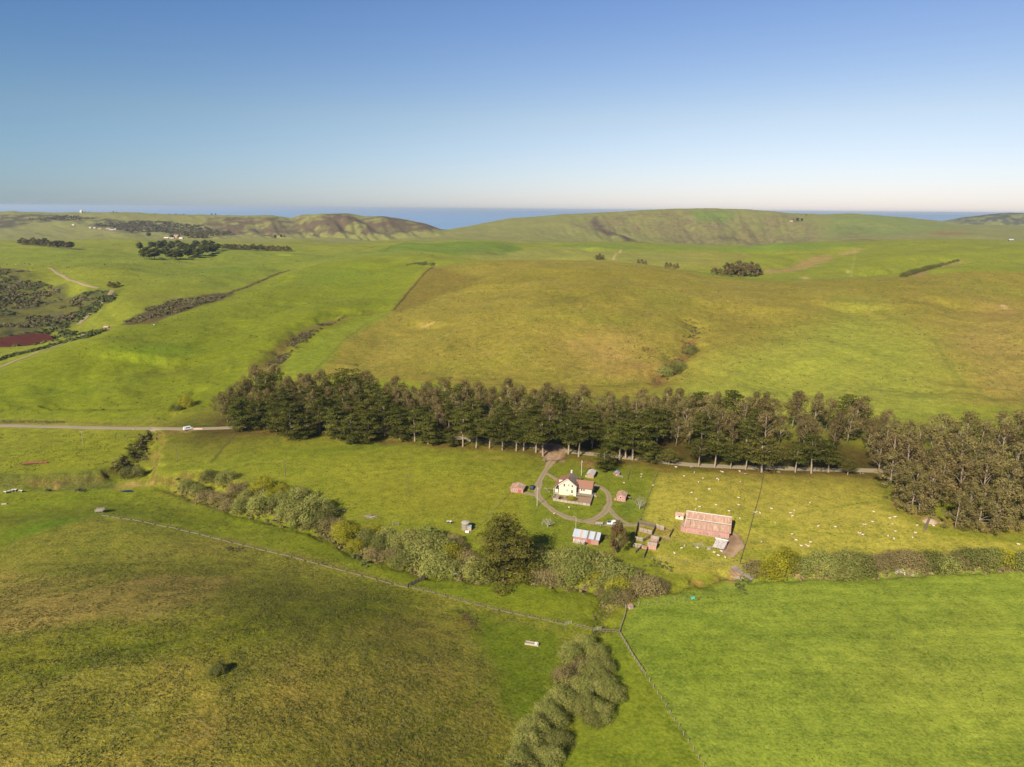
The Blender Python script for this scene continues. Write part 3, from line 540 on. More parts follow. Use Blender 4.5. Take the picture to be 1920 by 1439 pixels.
def simple(name, col, rough=.85, var=.25, scale=1.5, spec=.2, metal=0.0, objvar=0.0, streak=None, col2=None, c2=.5, bump=0.0):
    m, n, b = new_mat(name); tc = nd(n, 'ShaderNodeTexCoord').outputs['Object']
    vec = nd(n, 'ShaderNodeMapping', {'Vector': tc, 'Scale': streak}).outputs[0] if streak else tc
    nz = noise(n, vec, scale, 5, .65).outputs[0]; f = math_(n, 'ADD', math_(n, 'MULTIPLY', math_(n, 'SUBTRACT', nz, .5), var * 2), 1.0)
    if objvar: f = math_(n, 'ADD', f, math_(n, 'MULTIPLY', math_(n, 'SUBTRACT', nd(n, 'ShaderNodeObjectInfo').outputs['Random'], .5), objvar))
    col = tuple(x * BK for x in col); col2 = tuple(x * BK for x in col2) if col2 else None; cc = col
    if col2: cc = mix(n, ramp(n, noise(n, vec, scale * .6, 4, .7).outputs[0], c2 - .08, c2 + .08), col, col2)
    c = mix(n, 1.0, cc if col2 else (*col, 1)[:3], nd(n, 'ShaderNodeCombineColor', {'Red': f, 'Green': f, 'Blue': f}).outputs[0], 'MULTIPLY')
    n.links.new(c, b.inputs['Base Color']); b.inputs['Roughness'].default_value = rough; b.inputs['Specular IOR Level'].default_value = spec; b.inputs['Metallic'].default_value = metal
    if bump:
        bp = nd(n, 'ShaderNodeBump', {'Height': nz, 'Distance': bump, 'Strength': .6}); n.links.new(bp.outputs[0], b.inputs['Normal'])
    return m

# ------------------------------------------------------------------ ground mesh
na, nr = AG.shape
idx = np.arange(na * nr).reshape(na, nr)
q = np.stack([idx[:-1, :-1], idx[:-1, 1:], idx[1:, 1:], idx[1:, :-1]], -1).reshape(-1, 4)
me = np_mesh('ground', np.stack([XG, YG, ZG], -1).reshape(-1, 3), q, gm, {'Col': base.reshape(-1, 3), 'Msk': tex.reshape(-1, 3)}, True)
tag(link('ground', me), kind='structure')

# sea
wm, n, b = new_mat('sea_water'); pos = nd(n, 'ShaderNodeNewGeometry').outputs['Position']
wmp = nd(n, 'ShaderNodeMapping', {'Vector': pos, 'Scale': (.0004, .0016, 1)}).outputs[0]
sn = noise(n, wmp, 1.0, 4).outputs[0]
n.links.new(mix(n, ramp(n, sn, .35, .65), (.13, .215, .33), (.15, .235, .35)), b.inputs['Base Color'])
b.inputs['Roughness'].default_value = .6; b.inputs['Specular IOR Level'].default_value = .12
bp = nd(n, 'ShaderNodeBump', {'Height': noise(n, pos, .05, 4).outputs[0], 'Distance': 4.0, 'Strength': .5}); n.links.new(bp.outputs[0], b.inputs['Normal'])
sea_r = [0, 3000, 6000, 12000, 25000, 45000, 70000]; V = []; Fc = []
for r_ in sea_r: V += [(r_ * math.sin(a), r_ * math.cos(a), -20.0) for a in np.linspace(0, 2 * math.pi, 73)[:-1]]
for i in range(len(sea_r) - 1): Fc += [(i * 72 + k, i * 72 + (k + 1) % 72, (i + 1) * 72 + (k + 1) % 72, (i + 1) * 72 + k) for k in range(72)]
V = np.array(V, float); ang = np.arctan2(V[:, 0], V[:, 1]); rr_ = np.hypot(V[:, 0], V[:, 1]); V = V[72:]; V = np.vstack([V])
Fc = [tuple(i - 72 for i in f) for f in Fc if min(f) >= 72]
tag(link('sea', np_mesh('sea', V, np.array(Fc), wm)), kind='structure')

# ------------------------------------------------------------------ roads, tracks, yards: sheets draped a little above the ground
def resample(P, step):
    L = np.hypot(*np.diff(P, axis=0).T); s = np.concatenate([[0], np.cumsum(L)]); t = np.linspace(0, s[-1], max(3, int(s[-1] / step) + 1))
    x = np.interp(t, s, P[:, 0]); y = np.interp(t, s, P[:, 1]); k = np.array([.25, .5, .25])
    for _ in range(6): x[1:-1] = np.convolve(x, k, 'valid'); y[1:-1] = np.convolve(y, k, 'valid')
    return np.stack([x, y], 1)
def ribbon(name, pts, width, mat, lift=.10, step=1.5, rag=.25, world=False, taper=False):
    P = resample(np.array(pts, float) if world else wpoly(pts), step); T = np.gradient(P, axis=0); T /= np.linalg.norm(T, axis=1)[:, None] + 1e-9; N = np.stack([-T[:, 1], T[:, 0]], 1)
    cols = np.linspace(-1, 1, 7); V = []; A = []
    s = np.arange(len(P)) * step
    wl = width / 2 * (1 + (vn(s / 4, s * 0 + 3) - .5) * 2 * rag); wr = width / 2 * (1 + (vn(s / 4, s * 0 + 9) - .5) * 2 * rag)
    for c in cols:
        Q = P + N * (np.where(c > 0, wl, wr) * c)[:, None]; z = tz(Q[:, 0], Q[:, 1]) + lift - abs(c) ** 6 * lift * .7
        V.append(np.stack([Q[:, 0], Q[:, 1], z], 1)); A.append(np.full((len(P), 3), abs(c)))
    m = len(P); V = np.concatenate(V); A = np.concatenate(A)
    q = np.array([(c * m + i, c * m + i + 1, (c + 1) * m + i + 1, (c + 1) * m + i) for c in range(6) for i in range(m - 1)])[:, ::-1]
    return tag(link(name, np_mesh(name, V, q, mat, {'Edge': A}, True)), kind='structure')
def road_mat(name, col, edge, grass, strip=0.0):
    m, n, b = new_mat(name); pos = nd(n, 'ShaderNodeNewGeometry').outputs['Position']
    e = nd(n, 'ShaderNodeSeparateColor', {'Color': nd(n, 'ShaderNodeVertexColor', layer_name='Edge').outputs[0]}).outputs[0]
    nz = noise(n, pos, .9, 5, .7).outputs[0]; big = noise(n, pos, .12, 3).outputs[0]
    c = mix(n, ramp(n, nz, .3, .7), col, tuple(x * 1.22 for x in col)); c = mix(n, ramp(n, big, .4, .6), c, edge)
    rut = math_(n, 'ABSOLUTE', math_(n, 'SUBTRACT', e, .5)); c = mix(n, math_(n, 'MULTIPLY', ramp(n, rut, .18, .02), .35), c, tuple(x * 1.35 for x in col))
    c = mix(n, ramp(n, math_(n, 'ADD', e, math_(n, 'MULTIPLY', math_(n, 'SUBTRACT', nz, .5), .7)), .80, .95), c, grass)
    mid = math_(n, 'MULTIPLY', math_(n, 'MULTIPLY', ramp(n, e, .22, .10), ramp(n, nz, .42, .58)), strip, True); c = mix(n, mid, c, grass)
    n.links.new(c, b.inputs['Base Color']); return m
M_road = road_mat('worn_asphalt', srgb(166, 150, 122, .50), srgb(176, 156, 124, .50), srgb(128, 120, 60, .6))
M_track = road_mat('gravel_track', srgb(166, 146, 112, .50), srgb(176, 150, 116, .50), srgb(122, 124, 52, .6), .7)
M_dirt = road_mat('bare_earth', srgb(176, 146, 110, .6), srgb(150, 118, 88, .6), srgb(140, 120, 66, .6))
ribbon('road', [(-260, 792), (-100, 796), (0, 799), (100, 801), (250, 804), (350, 805), (430, 803), (480, 800), (600, 800), (760, 812), (900, 826), (1000, 838), (1050, 845), (1120, 853), (1200, 861), (1290, 872), (1400, 877), (1500, 880), (1650, 883), (1720, 886), (1800, 890), (2000, 900)], 5.4, M_road, .14, 2.5, .06)
ribbon('road_apron', [(1022, 833), (1036, 842), (1041, 850), (1040, 858), (1036, 866)], 13, M_dirt, .17, 1.2, .3)
DR = 3.1
ribbon('driveway', [(1040, 858), (1034, 866), (1028, 876), (1019, 889), (1011, 905), (1007, 918), (1009, 931), (1020, 944), (1037, 958), (1058, 969), (1083, 977), (1104, 978), (1120, 973), (1132, 963), (1139, 953), (1143, 942), (1142, 931), (1137, 921), (1128, 914), (1118, 911), (1106, 909)], 3.4, M_track, .13, 1.2, .32)
ribbon('driveway', [(1022, 886), (1032, 892), (1042, 898), (1050, 903)], 2.0, M_track, .10, 1.0, .4)
ribbon('driveway', [(1142, 950), (1147, 960), (1156, 970), (1168, 978), (1180, 983), (1196, 986)], 2.2, M_track, .10, 1.0, .4)
ribbon('driveway', [(1100, 979), (1116, 981), (1140, 984), (1165, 985), (1195, 985), (1215, 984)], 3.2, M_track, .11, 1.0, .25)
ribbon('driveway', [(981, 924), (992, 926), (1002, 928), (1010, 930)], 3.0, M_track, .12, 1.0, .2)
ribbon('footpath', [(1018, 917), (1028, 916), (1040, 916)], .6, M_track, .10, .8, .2)
ribbon('dirt_track', [(92, 503), (100, 508), (112, 515), (130, 526), (160, 537), (186, 541)], 5, M_track, .5, 6, .1)
ribbon('dirt_track', [(211, 545), (200, 560), (182, 576), (166, 590), (152, 604), (147, 610)], 5.5, M_track, .5, 5, .1)
ribbon('dirt_track', [(-120, 728), (-40, 703), (0, 689), (40, 673), (70, 661), (110, 647), (150, 633), (180, 622), (205, 618)], 4.6, M_track, .35, 3, .08)
ribbon('dirt_yard', [(1366, 998), (1374, 1010), (1377, 1022), (1372, 1034), (1362, 1042)], 7.5, M_dirt, .12, 1.2, .3)
ribbon('gravel_bar', [(1372, 1068), (1380, 1078), (1390, 1083)], 3.4, M_dirt, .12, .8, .4)

# pond and creek pools
pw, n, b = new_mat('pond_water'); pn = nd(n, 'ShaderNodeNewGeometry').outputs['Position']
n.links.new(mix(n, ramp(n, noise(n, pn, .15, 4).outputs[0], .4, .6), srgb(112, 58, 40, .5), srgb(96, 48, 34, .5)), b.inputs['Base Color']); b.inputs['Roughness'].default_value = .7; b.inputs['Specular IOR Level'].default_value = .05
def water(name, pts, mat, dz=.1):
    P = wpoly(pts); z = float(np.median(tz(P[:, 0], P[:, 1]))) + dz; P = resample(np.vstack([P, P[:1]]), 1.5)[:-1]; c = P.mean(0)
    V = np.vstack([[c[0], c[1], z], np.column_stack([P, np.full(len(P), z)])]); m = len(P)
    q = np.array([(0, 1 + (i + 1) % m, 1 + i) for i in range(m)])
    if np.cross(V[q[0][1]] - V[0], V[q[0][2]] - V[0])[2] < 0: q = q[:, ::-1]
    return tag(link(name, np_mesh(name, V, q, mat)), kind='structure')
water('pond', [(-60, 655), (0, 653), (60, 655), (95, 652), (116, 636), (90, 631), (60, 630), (30, 634), (0, 638), (-60, 645)], pw, .9)
cw, n, b = new_mat('creek_water'); b.inputs['Base Color'].default_value = (.012, .016, .014, 1); b.inputs['Roughness'].default_value = .08; b.inputs['Specular IOR Level'].default_value = .5
water('creek_pool', [(1128, 1148), (1133, 1152), (1139, 1150), (1137, 1144), (1131, 1143)], cw, .15)
water('creek_pool', [(225, 922), (240, 925), (258, 922), (248, 919), (232, 919)], cw, .12)

# ------------------------------------------------------------------ plants
def leaf_mat(name, col, col2, trans=.25, var=.24):
    col = tuple(x * BK for x in col); col2 = tuple(x * BK for x in col2); m = bpy.data.materials.new(name); m.use_nodes = True; n = m.node_tree; n.nodes.clear()
    at = nd(n, 'ShaderNodeSeparateColor', {'Color': nd(n, 'ShaderNodeVertexColor', layer_name='Tint').outputs[0]})
    oi = nd(n, 'ShaderNodeObjectInfo').outputs['Random']
    c = mix(n, at.outputs[1], col, col2)
    f = math_(n, 'ADD', math_(n, 'MULTIPLY', at.outputs[0], var * 2), 1 - var)
    f = math_(n, 'MULTIPLY', f, math_(n, 'ADD', math_(n, 'MULTIPLY', oi, .36), .82))
    c = mix(n, 1.0, c, nd(n, 'ShaderNodeCombineColor', {'Red': f, 'Green': f, 'Blue': f}).outputs[0], 'MULTIPLY')
    d = nd(n, 'ShaderNodeBsdfDiffuse', {'Color': c}); t = nd(n, 'ShaderNodeBsdfTranslucent', {'Color': c})
    s = nd(n, 'ShaderNodeMixShader', {0: trans, 1: d.outputs[0], 2: t.outputs[0]}); o = nd(n, 'ShaderNodeOutputMaterial', {0: s.outputs[0]})
    return m
L_euc = leaf_mat('eucalyptus_leaves', (.20, .140, .055), (.12, .095, .032), .2, .36)
L_euc2 = leaf_mat('eucalyptus_leaves_olive', (.225, .17, .062), (.135, .118, .036), .2, .36)
L_cyp = leaf_mat('cypress_leaves', (.046, .054, .010), (.098, .092, .018), .12, .38)
L_gold = leaf_mat('golden_cypress_leaves', (.125, .105, .022), (.075, .075, .015), .15)
L_wil = leaf_mat('willow_leaves', (.215, .24, .052), (.31, .28, .08), .3)
L_wdk = leaf_mat('dark_willow_leaves', (.135, .155, .033), (.21, .185, .058), .3)
L_yel = leaf_mat('yellow_willow_leaves', (.36, .32, .025), (.25, .24, .025), .3)
L_brn = leaf_mat('brown_thicket_twigs', (.26, .19, .085), (.22, .185, .065), .2)
L_pal = leaf_mat('pale_bare_twigs', (.34, .29, .20), (.26, .23, .15), .1)
L_red = leaf_mat('reddish_leaves', (.17, .085, .04), (.15, .125, .05), .2)
L_scr = leaf_mat('coastal_scrub_leaves', (.135, .095, .055), (.085, .088, .03), .1)
L_gsc = leaf_mat('green_scrub_leaves', (.075, .095, .03), (.12, .125, .04), .15)
M_bark = simple('pale_bark', (.27, .205, .14), var=.4, scale=1.2, streak=(3, 3, .4))
M_dbark = simple('grey_bark', (.24, .19, .135), var=.4, scale=1.2, streak=(3, 3, .4))
M_wbark = simple('bleached_wood', (.42, .37, .30), var=.3, scale=1.2, streak=(3, 3, .4))

def rdirs(r, n):
    v = r.normal(size=(n, 3)); return v / np.linalg.norm(v, axis=1)[:, None]
def leaves(r, clumps, per_m2, size, shape='any', up=.25, thin=.55, fill=.25, hue=None, rough=.34):
    """clumps: (x,y,z, rx,ry,rz); leaf quads spread over each clump's outer shell and a few inside"""
    V = []; T = []
    for k, (x, y, z, a, b_, c) in enumerate(clumps):
        n = max(12, int(per_m2 * (a * b_ + a * c + b_ * c) * 4.2)); d = rdirs(r, n)
        if shape == 'pad': d[:, 2] = np.where(d[:, 2] < -.25, -d[:, 2], d[:, 2])
        rad = np.where(r.random(n) < fill, r.random(n) ** .5, 1 + r.normal(size=n) * .09)
        # lumpy shell: smaller sprays stand out
        lump = 1 + .16 * np.sin(d[:, 0] * 5 + k * 1.7) * np.cos(d[:, 1] * 6 + k) + .10 * np.sin(d[:, 2] * 9 + d[:, 0] * 7 + k * 2.2)
        P = np.array([x, y, z]) + d * np.array([a, b_, c]) * (rad * lump)[:, None]
        nrm = d * np.array([1, 1, 1.0]) + r.normal(size=(n, 3)) * rough; nrm[:, 2] += up * .6; nrm /= np.linalg.norm(nrm, axis=1)[:, None]
        t = np.cross(nrm, r.normal(size=(n, 3))); t /= np.linalg.norm(t, axis=1)[:, None] + 1e-6; u = np.cross(nrm, t)
        s = size * (.6 + r.random(n) * .8)[:, None]
        V.append(np.stack([P - t * s - u * s * thin, P + t * s * .7 - u * s * thin, P + t * s + u * s * thin, P - t * s * .7 + u * s * thin], 1).reshape(-1, 3))
        cl = r.random(); h = r.random() if hue is None else hue
        br = np.clip(.5 * cl + .5 * r.random(n), 0, 1); T.append(np.repeat(np.stack([br, np.clip(h + r.normal(size=n) * .25, 0, 1), br], 1), 4, axis=0))
    V = np.concatenate(V); T = np.concatenate(T); q = np.arange(len(V)).reshape(-1, 4); return V, q, T
def crown_mesh(name, mat, *args, **kw):
    V, q, T = leaves(*args, **kw); return np_mesh(name, V, q, mat, {'Tint': T})

def make_euc(seed, h, mat, dens=1.0, low=.38, spread=1.0, leaf=.30):
    r = np.random.default_rng(seed); w_ = h * .20 * spread; m = MB(); lean = r.normal(size=2) * h * .035
    tr = [(0, 0, -.5), (lean[0] * .3, lean[1] * .3, h * .25), (lean[0] * .7, lean[1] * .7, h * .5), (lean[0], lean[1], h * .74), (lean[0] * 1.3, lean[1] * 1.3, h * .92)]
    m.tube(tr, [h * .016, h * .012, h * .010, h * .007, h * .003], 6); cl = []
    for k in range(int(25 + r.integers(0, 5))):
        f = low + (1.0 - low) * ((k + r.random()) / 27); f = min(f, .98); a = r.random() * 6.28; q = (math.sin(math.pi * min(1, (f - low) / (1 - low) * .8 + .22)) ** .7)
        d = w_ * q * (.45 + r.random() * .85); z0 = h * max(.22, f - .17 - r.random() * .08); bx, by = lean * z0 / h
        p1 = (bx + math.cos(a) * d * .45, by + math.sin(a) * d * .45, z0 + (h * f - z0) * .6); p2 = (bx + math.cos(a) * d, by + math.sin(a) * d, h * f)
        if k % 2 == 0: m.tube([(bx, by, z0), p1, p2], [h * .006, h * .004, h * .0015], 4, False)
        cr = h * (.045 + r.random() * .05); cl.append((p2[0], p2[1], p2[2], cr * 1.05, cr * 1.05, cr * (.8 + r.random() * .5)))
        if r.random() < .6: cl.append((p2[0] + r.normal() * cr, p2[1] + r.normal() * cr, p2[2] - cr * (.6 + r.random()), cr * .6, cr * .6, cr * .8))
    return m.mesh('trunk', M_bark, True), crown_mesh('crown', mat, r, cl, 2.3 * dens, leaf, up=.3, thin=.45, fill=.25)
def make_cyp(seed, h, mat, low=.42, spread=1.0, n=20, leaf=.30, flat=.26, cone=False, bark=None, dens=2.2):
    r = np.random.default_rng(seed); m = MB(); lean = r.normal(size=2) * h * .03
    m.tube([(0, 0, -.5), (0, 0, .8), (lean[0] * .4, lean[1] * .4, h * .3), (lean[0], lean[1], h * .62), (lean[0] * 1.2, lean[1] * 1.2, h * .9)], [h * .036, h * .025, h * .019, h * .013, h * .005], 7)
    cl = []; ph = r.random() * 6.28
    for k in range(n):
        f = low + (1 - low) * (k + .5) / n; g = (f - low) / (1 - low); a = ph + k * 2.4 + r.normal() * .3
        env = (1.15 - g) * .9 + .12 if cone else (math.sin(math.pi * (g * .72 + .2)) ** .8)
        d = h * .36 * spread * env * (.35 + .75 * r.random() ** .6); z0 = h * max(low * .75, f - .16); b0 = lean * z0 / h
        p = (b0[0] + math.cos(a) * d, b0[1] + math.sin(a) * d, h * f)
        if k % 2 == 0: m.tube([(b0[0], b0[1], z0), ((b0[0] + p[0]) / 2, (b0[1] + p[1]) / 2, z0 + (p[2] - z0) * .4), p], [h * .012, h * .008, h * .003], 4, False)
        cr = h * (.105 + r.random() * .055) * (1.15 if g < .75 else .85); cl.append((p[0], p[1], p[2], cr * 1.15, cr * 1.15, cr * flat * (1 + r.random() * .5)))
        q = .62; cl.append((b0[0] + math.cos(a + .5) * d * q, b0[1] + math.sin(a + .5) * d * q, h * f - cr * .3, cr * .8, cr * .8, cr * flat))
    # a few dead limbs below the crown
    for k in range(4):
        a = r.random() * 6.28; z = h * low * (.6 + r.random() * .45); d = h * (.06 + r.random() * .07); m.tube([(0, 0, z), (math.cos(a) * d, math.sin(a) * d, z + d * .5)], [h * .007, h * .002], 4, False)
    return m.mesh('trunk', bark or M_bark, True), crown_mesh('crown', mat, r, cl, dens, leaf, 'pad', .5, .45, .2)
def make_dome(seed, rad, h, mat, n=15, leaf=.16, dens=6.5, low=.0):
    r = np.random.default_rng(seed); m = MB(); cl = []
    for k in range(n):
        a = k * 2.4 + r.normal() * .3; g = math.sqrt((k + .5) / n); d = rad * .72 * g; z = h * (.32 + .42 * (1 - g * g)) + h * r.normal() * .05 + h * low
        cr = rad * (.27 + .14 * r.random()); cl.append((math.cos(a) * d, math.sin(a) * d, z, cr, cr, cr * (.85 + .35 * r.random())))
        if k % 3 == 0: m.tube([(math.cos(a) * d * .15, math.sin(a) * d * .15, -.3), (math.cos(a) * d * .5, math.sin(a) * d * .5, z * .5), (math.cos(a) * d, math.sin(a) * d, z)], [rad * .035, rad * .025, rad * .012], 5, False)
    for k in range(n // 2):
        a = k * 6.28 / (n // 2) + r.normal() * .2; cr = rad * .27; cl.append((math.cos(a) * rad * .78, math.sin(a) * rad * .78, h * .16, cr, cr, h * .22))
    return m.mesh('trunk', M_dbark, True), crown_mesh('crown', mat, r, cl, dens, leaf, up=.35, thin=.5, fill=.10)
def make_bare(seed, rad, h, mat):
    r = np.random.default_rng(seed); m = MB(); cl = []
    m.tube([(0, 0, -.3), (0, .1, h * .35)], [.22, .15], 6)
    for k in range(16):
        a = k * 2.4; g = math.sqrt((k + .5) / 16); d = rad * .8 * g; z = h * (.45 + .45 * (1 - g * g)); p = (math.cos(a) * d, math.sin(a) * d, z)
        m.tube([(0, 0, h * .25), (p[0] * .5, p[1] * .5, h * .25 + (z - h * .25) * .45), p], [.12, .08, .03], 4, False); cl.append((*p, rad * .34, rad * .34, rad * .3))
    return m.mesh('trunk', M_wbark, True), crown_mesh('crown', mat, r, cl, 1.0, .30, up=.2, thin=.10, fill=.6)
EUC = [make_euc(100 + i, 26, L_euc if i % 2 else L_euc2, 1.0, .34 + .05 * (i % 3), 1.0 + .12 * (i % 3)) for i in range(6)]
EUCG = [make_euc(200 + i, 25, L_euc2, 1.15, .10, 1.45) for i in range(4)]
CYP = [make_cyp(300 + i, 20, L_cyp, .40 + .06 * (i % 2), 1.0 + .1 * (i % 3)) for i in range(5)]
CYPF = [make_cyp(320 + i, 19, L_cyp, .10, 1.0, 26, .32, .30, dens=2.4) for i in range(4)]
CYPG = [make_cyp(340 + i, 18, L_gold, .36, 1.3, 34, .30, .20, dens=2.0) for i in range(2)]
BIGC = make_cyp(350, 20, L_gold, .08, 1.55, 54, .26, .15, cone=True, dens=3.4)
FAR_C = [make_cyp(360 + i, 18, L_wdk if 0 else L_cyp, .30, 1.0, 14, .8, .5) for i in range(3)]
FAR_E = [make_euc(370 + i, 14, L_euc, .8, .22, 1.5, .6) for i in range(3)]
WIL = [make_dome(400 + i, 5, 6.4, L_wil) for i in range(5)]
NEARW = [make_dome(470 + i, 5, 6.4, L_wil, n=17, leaf=.125, dens=10) for i in range(4)]
WDK = [make_dome(420 + i, 5, 6.2, L_wdk) for i in range(3)]
WYE = [make_dome(430 + i, 5, 6.6, L_yel, dens=5) for i in range(3)]
WBR = [make_dome(440 + i, 5, 5.0, L_brn, dens=5, leaf=.15) for i in range(3)]
PAL = [make_bare(450, 5, 7.5, L_pal), make_bare(451, 4, 4.6, L_pal)]
REDT = make_euc(460, 13, L_red, 4.5, .22, 1.35, .2)

def words_rank(i):
    o = ['', 'second ', 'third ', 'fourth ', 'fifth ', 'sixth ', 'seventh ', 'eighth ', 'ninth ', 'tenth ', 'eleventh ', 'twelfth ']
    if i < len(o): return o[i]
    t = i + 1; u = ['', 'first', 'second', 'third', 'fourth', 'fifth', 'sixth', 'seventh', 'eighth', 'ninth']
    tn = {1: 'thirteen fourteen fifteen sixteen seventeen eighteen nineteen'}
    if t < 20: return tn[1].split()[t - 13] + 'th ' if t != 13 else 'thirteenth '
    d = {2: 'twent', 3: 'thirt', 4: 'fort', 5: 'fift'}[t // 10]
    return d + ('ieth ' if t % 10 == 0 else 'y-' + u[t % 10] + ' ')
TREES = []                                  # (root, kind phrase, part of the scene, px, py)
def plant(name, meshes, p, scale=1.0, sz=None, cat='tree', info=None, group=None):
    r = empty(name, p, random.random() * 6.28, cat=cat, group=group); r.scale = (scale, scale, sz or scale)
    for me in meshes:
        if me and len(me.polygons): link(me.name.split('.')[0], me, r)
    TREES.append((r, info, *project(p))); return r
def at(px, py): return ground(px, py)

# the belt of tall trees behind the ranch
DKF = 'dark green cypress in the front row of the tree belt'
front = [(455, 806, 'F', 19), (487, 805, 'F', 17), (519, 808, 'F', 18), (546, 822, 'F', 21), (575, 822, 'F', 14), (600, 810, 'C', 20), (632, 824, 'F', 19), (662, 832, 'F', 17), (692, 830, 'F', 18), (722, 818, 'C', 20), (750, 824, 'F', 19),
         (778, 828, 'C', 18), (803, 833, 'F', 17), (822, 832, 'F', 9), (848, 838, 'F', 9), (868, 838, 'C', 20), (893, 840, 'C', 17), (918, 841, 'C', 18), (942, 844, 'C', 19), (968, 846, 'C', 17), (982, 846, 'C', 18), (1005, 849, 'C', 19),
         (1018, 856, 'C', 22), (1066, 852, 'C', 22), (1085, 857, 'C', 20), (1134, 883, 'F', 12), (1162, 862, 'C', 19), (1173, 860, 'C', 20), (1186, 863, 'C', 22), (1209, 864, 'F', 14), (1222, 868, 'F', 11), (1254, 872, 'S', 9), (1310, 875, 'C', 15),
         (1340, 877, 'C', 18), (1370, 879, 'C', 13), (1398, 881, 'C', 14), (1428, 886, 'G', 19), (1491, 886, 'C', 14), (1521, 888, 'C', 20), (1553, 886, 'C', 15), (1589, 891, 'S', 9), (1647, 890, 'E', 18)]
for px, py, k, h in front:
    p = at(px, py)
    if k == 'E': plant('eucalyptus_tree', EUC[1], p, h / 26, info=('E', 'B')); continue
    pool, h0 = {'F': (CYPF, 19), 'C': (CYP, 20), 'G': (CYPG, 18), 'S': (CYPF, 19)}[k]
    me = random.choice(pool); s = h / h0
    if k == 'S': me = CYPG[1]
    plant('cypress_tree', me, p, s * random.uniform(.97, 1.12), s, info=('C', 'F'))
line = wpoly([(438, 805), (520, 812), (600, 818), (680, 824), (760, 828), (850, 836), (940, 842), (1000, 848), (1040, 846), (1100, 853), (1170, 860), (1240, 862), (1310, 856), (1400, 862), (1520, 868), (1650, 872), (1700, 876)])
LNP = resample(line, 8.0)
for row, (dy, pc, hh, gap) in enumerate([(9, .95, 18, .1), (18, .7, 19, .1), (29, .45, 20, .05), (40, .2, 22, 0), (50, .06, 23, 0)]):
    for i, (x, y) in enumerate(LNP):
        if random.random() < gap * .6 + (.16 if px > 1072 else .04): continue
        px, _ = project((x, y, 3)); xx = x + random.uniform(-3, 3) + (4.5 if row % 2 else 0); yy = y + dy + random.uniform(-3, 3)
        if row >= 5 and not (380 < px < 1450): continue
        if 1014 < px < 1072 and row < 3: continue
        if row < 1 and px > 1230: continue
        if px > 1280: yy_add = 3
        hgt = hh * (.93 if px < 640 else .98 if px > 1300 else .90)
        if row == 0 and px < 1014 and i % 2: continue
        p = Vector((xx, yy, gz(xx, yy)))
        if random.random() < (pc if px < 1240 else pc * .35): plant('cypress_tree', random.choice(CYP + CYPF[:2]), p, hgt / 20 * random.uniform(.85, 1.1), info=('C', 'B'))
        else: plant('eucalyptus_tree', random.choice(EUC), p, hgt / 26 * random.uniform(.80, 1.2), info=('E', 'B'))
for px, py, h in [(415, 790, 18), (428, 798, 20), (436, 784, 20), (450, 780, 22), (1690, 872, 24), (1715, 880, 25), (655, 770, 27)]: plant('eucalyptus_tree' if h != 27 else 'cypress_tree', random.choice(EUC) if h != 27 else CYP[2], at(px, py), h / (26 if h != 27 else 20), info=('E' if h != 27 else 'C', 'B'))
# the grove at the right
gr = [(1668, 915, 20), (1690, 940, 21), (1708, 958, 22), (1722, 966, 20), (1745, 966, 23), (1672, 895, 22), (1700, 912, 24), (1735, 930, 25), (1762, 938, 24), (1790, 993, 18), (1818, 985, 20), (1833, 992, 19), (1858, 998, 20), (1872, 990, 23), (1896, 992, 20), (1918, 980, 22), (1945, 990, 20),
      (1975, 985, 20), (2010, 980, 22), (1800, 955, 24), (1838, 958, 24), (1880, 962, 24), (1925, 955, 25), (1970, 955, 24), (1765, 905, 25), (1800, 915, 26), (1845, 925, 26), (1890, 925, 26), (1935, 920, 26), (1980, 925, 26), (1740, 890, 26), (1785, 880, 26), (1830, 888, 26), (1875, 890, 27), (1920, 888, 27), (1965, 890, 26),
      (2050, 960, 24), (2030, 900, 26), (1760, 862, 25), (1810, 860, 24), (1860, 862, 25), (1905, 860, 25), (1950, 862, 25), (1655, 870, 22)]
for px, py, h in gr:
    s = h / 25 * random.uniform(.92, 1.08); plant('eucalyptus_tree', random.choice(EUCG + EUC[:2]), at(px, py), s * 1.08, s, info=('E', 'G'))

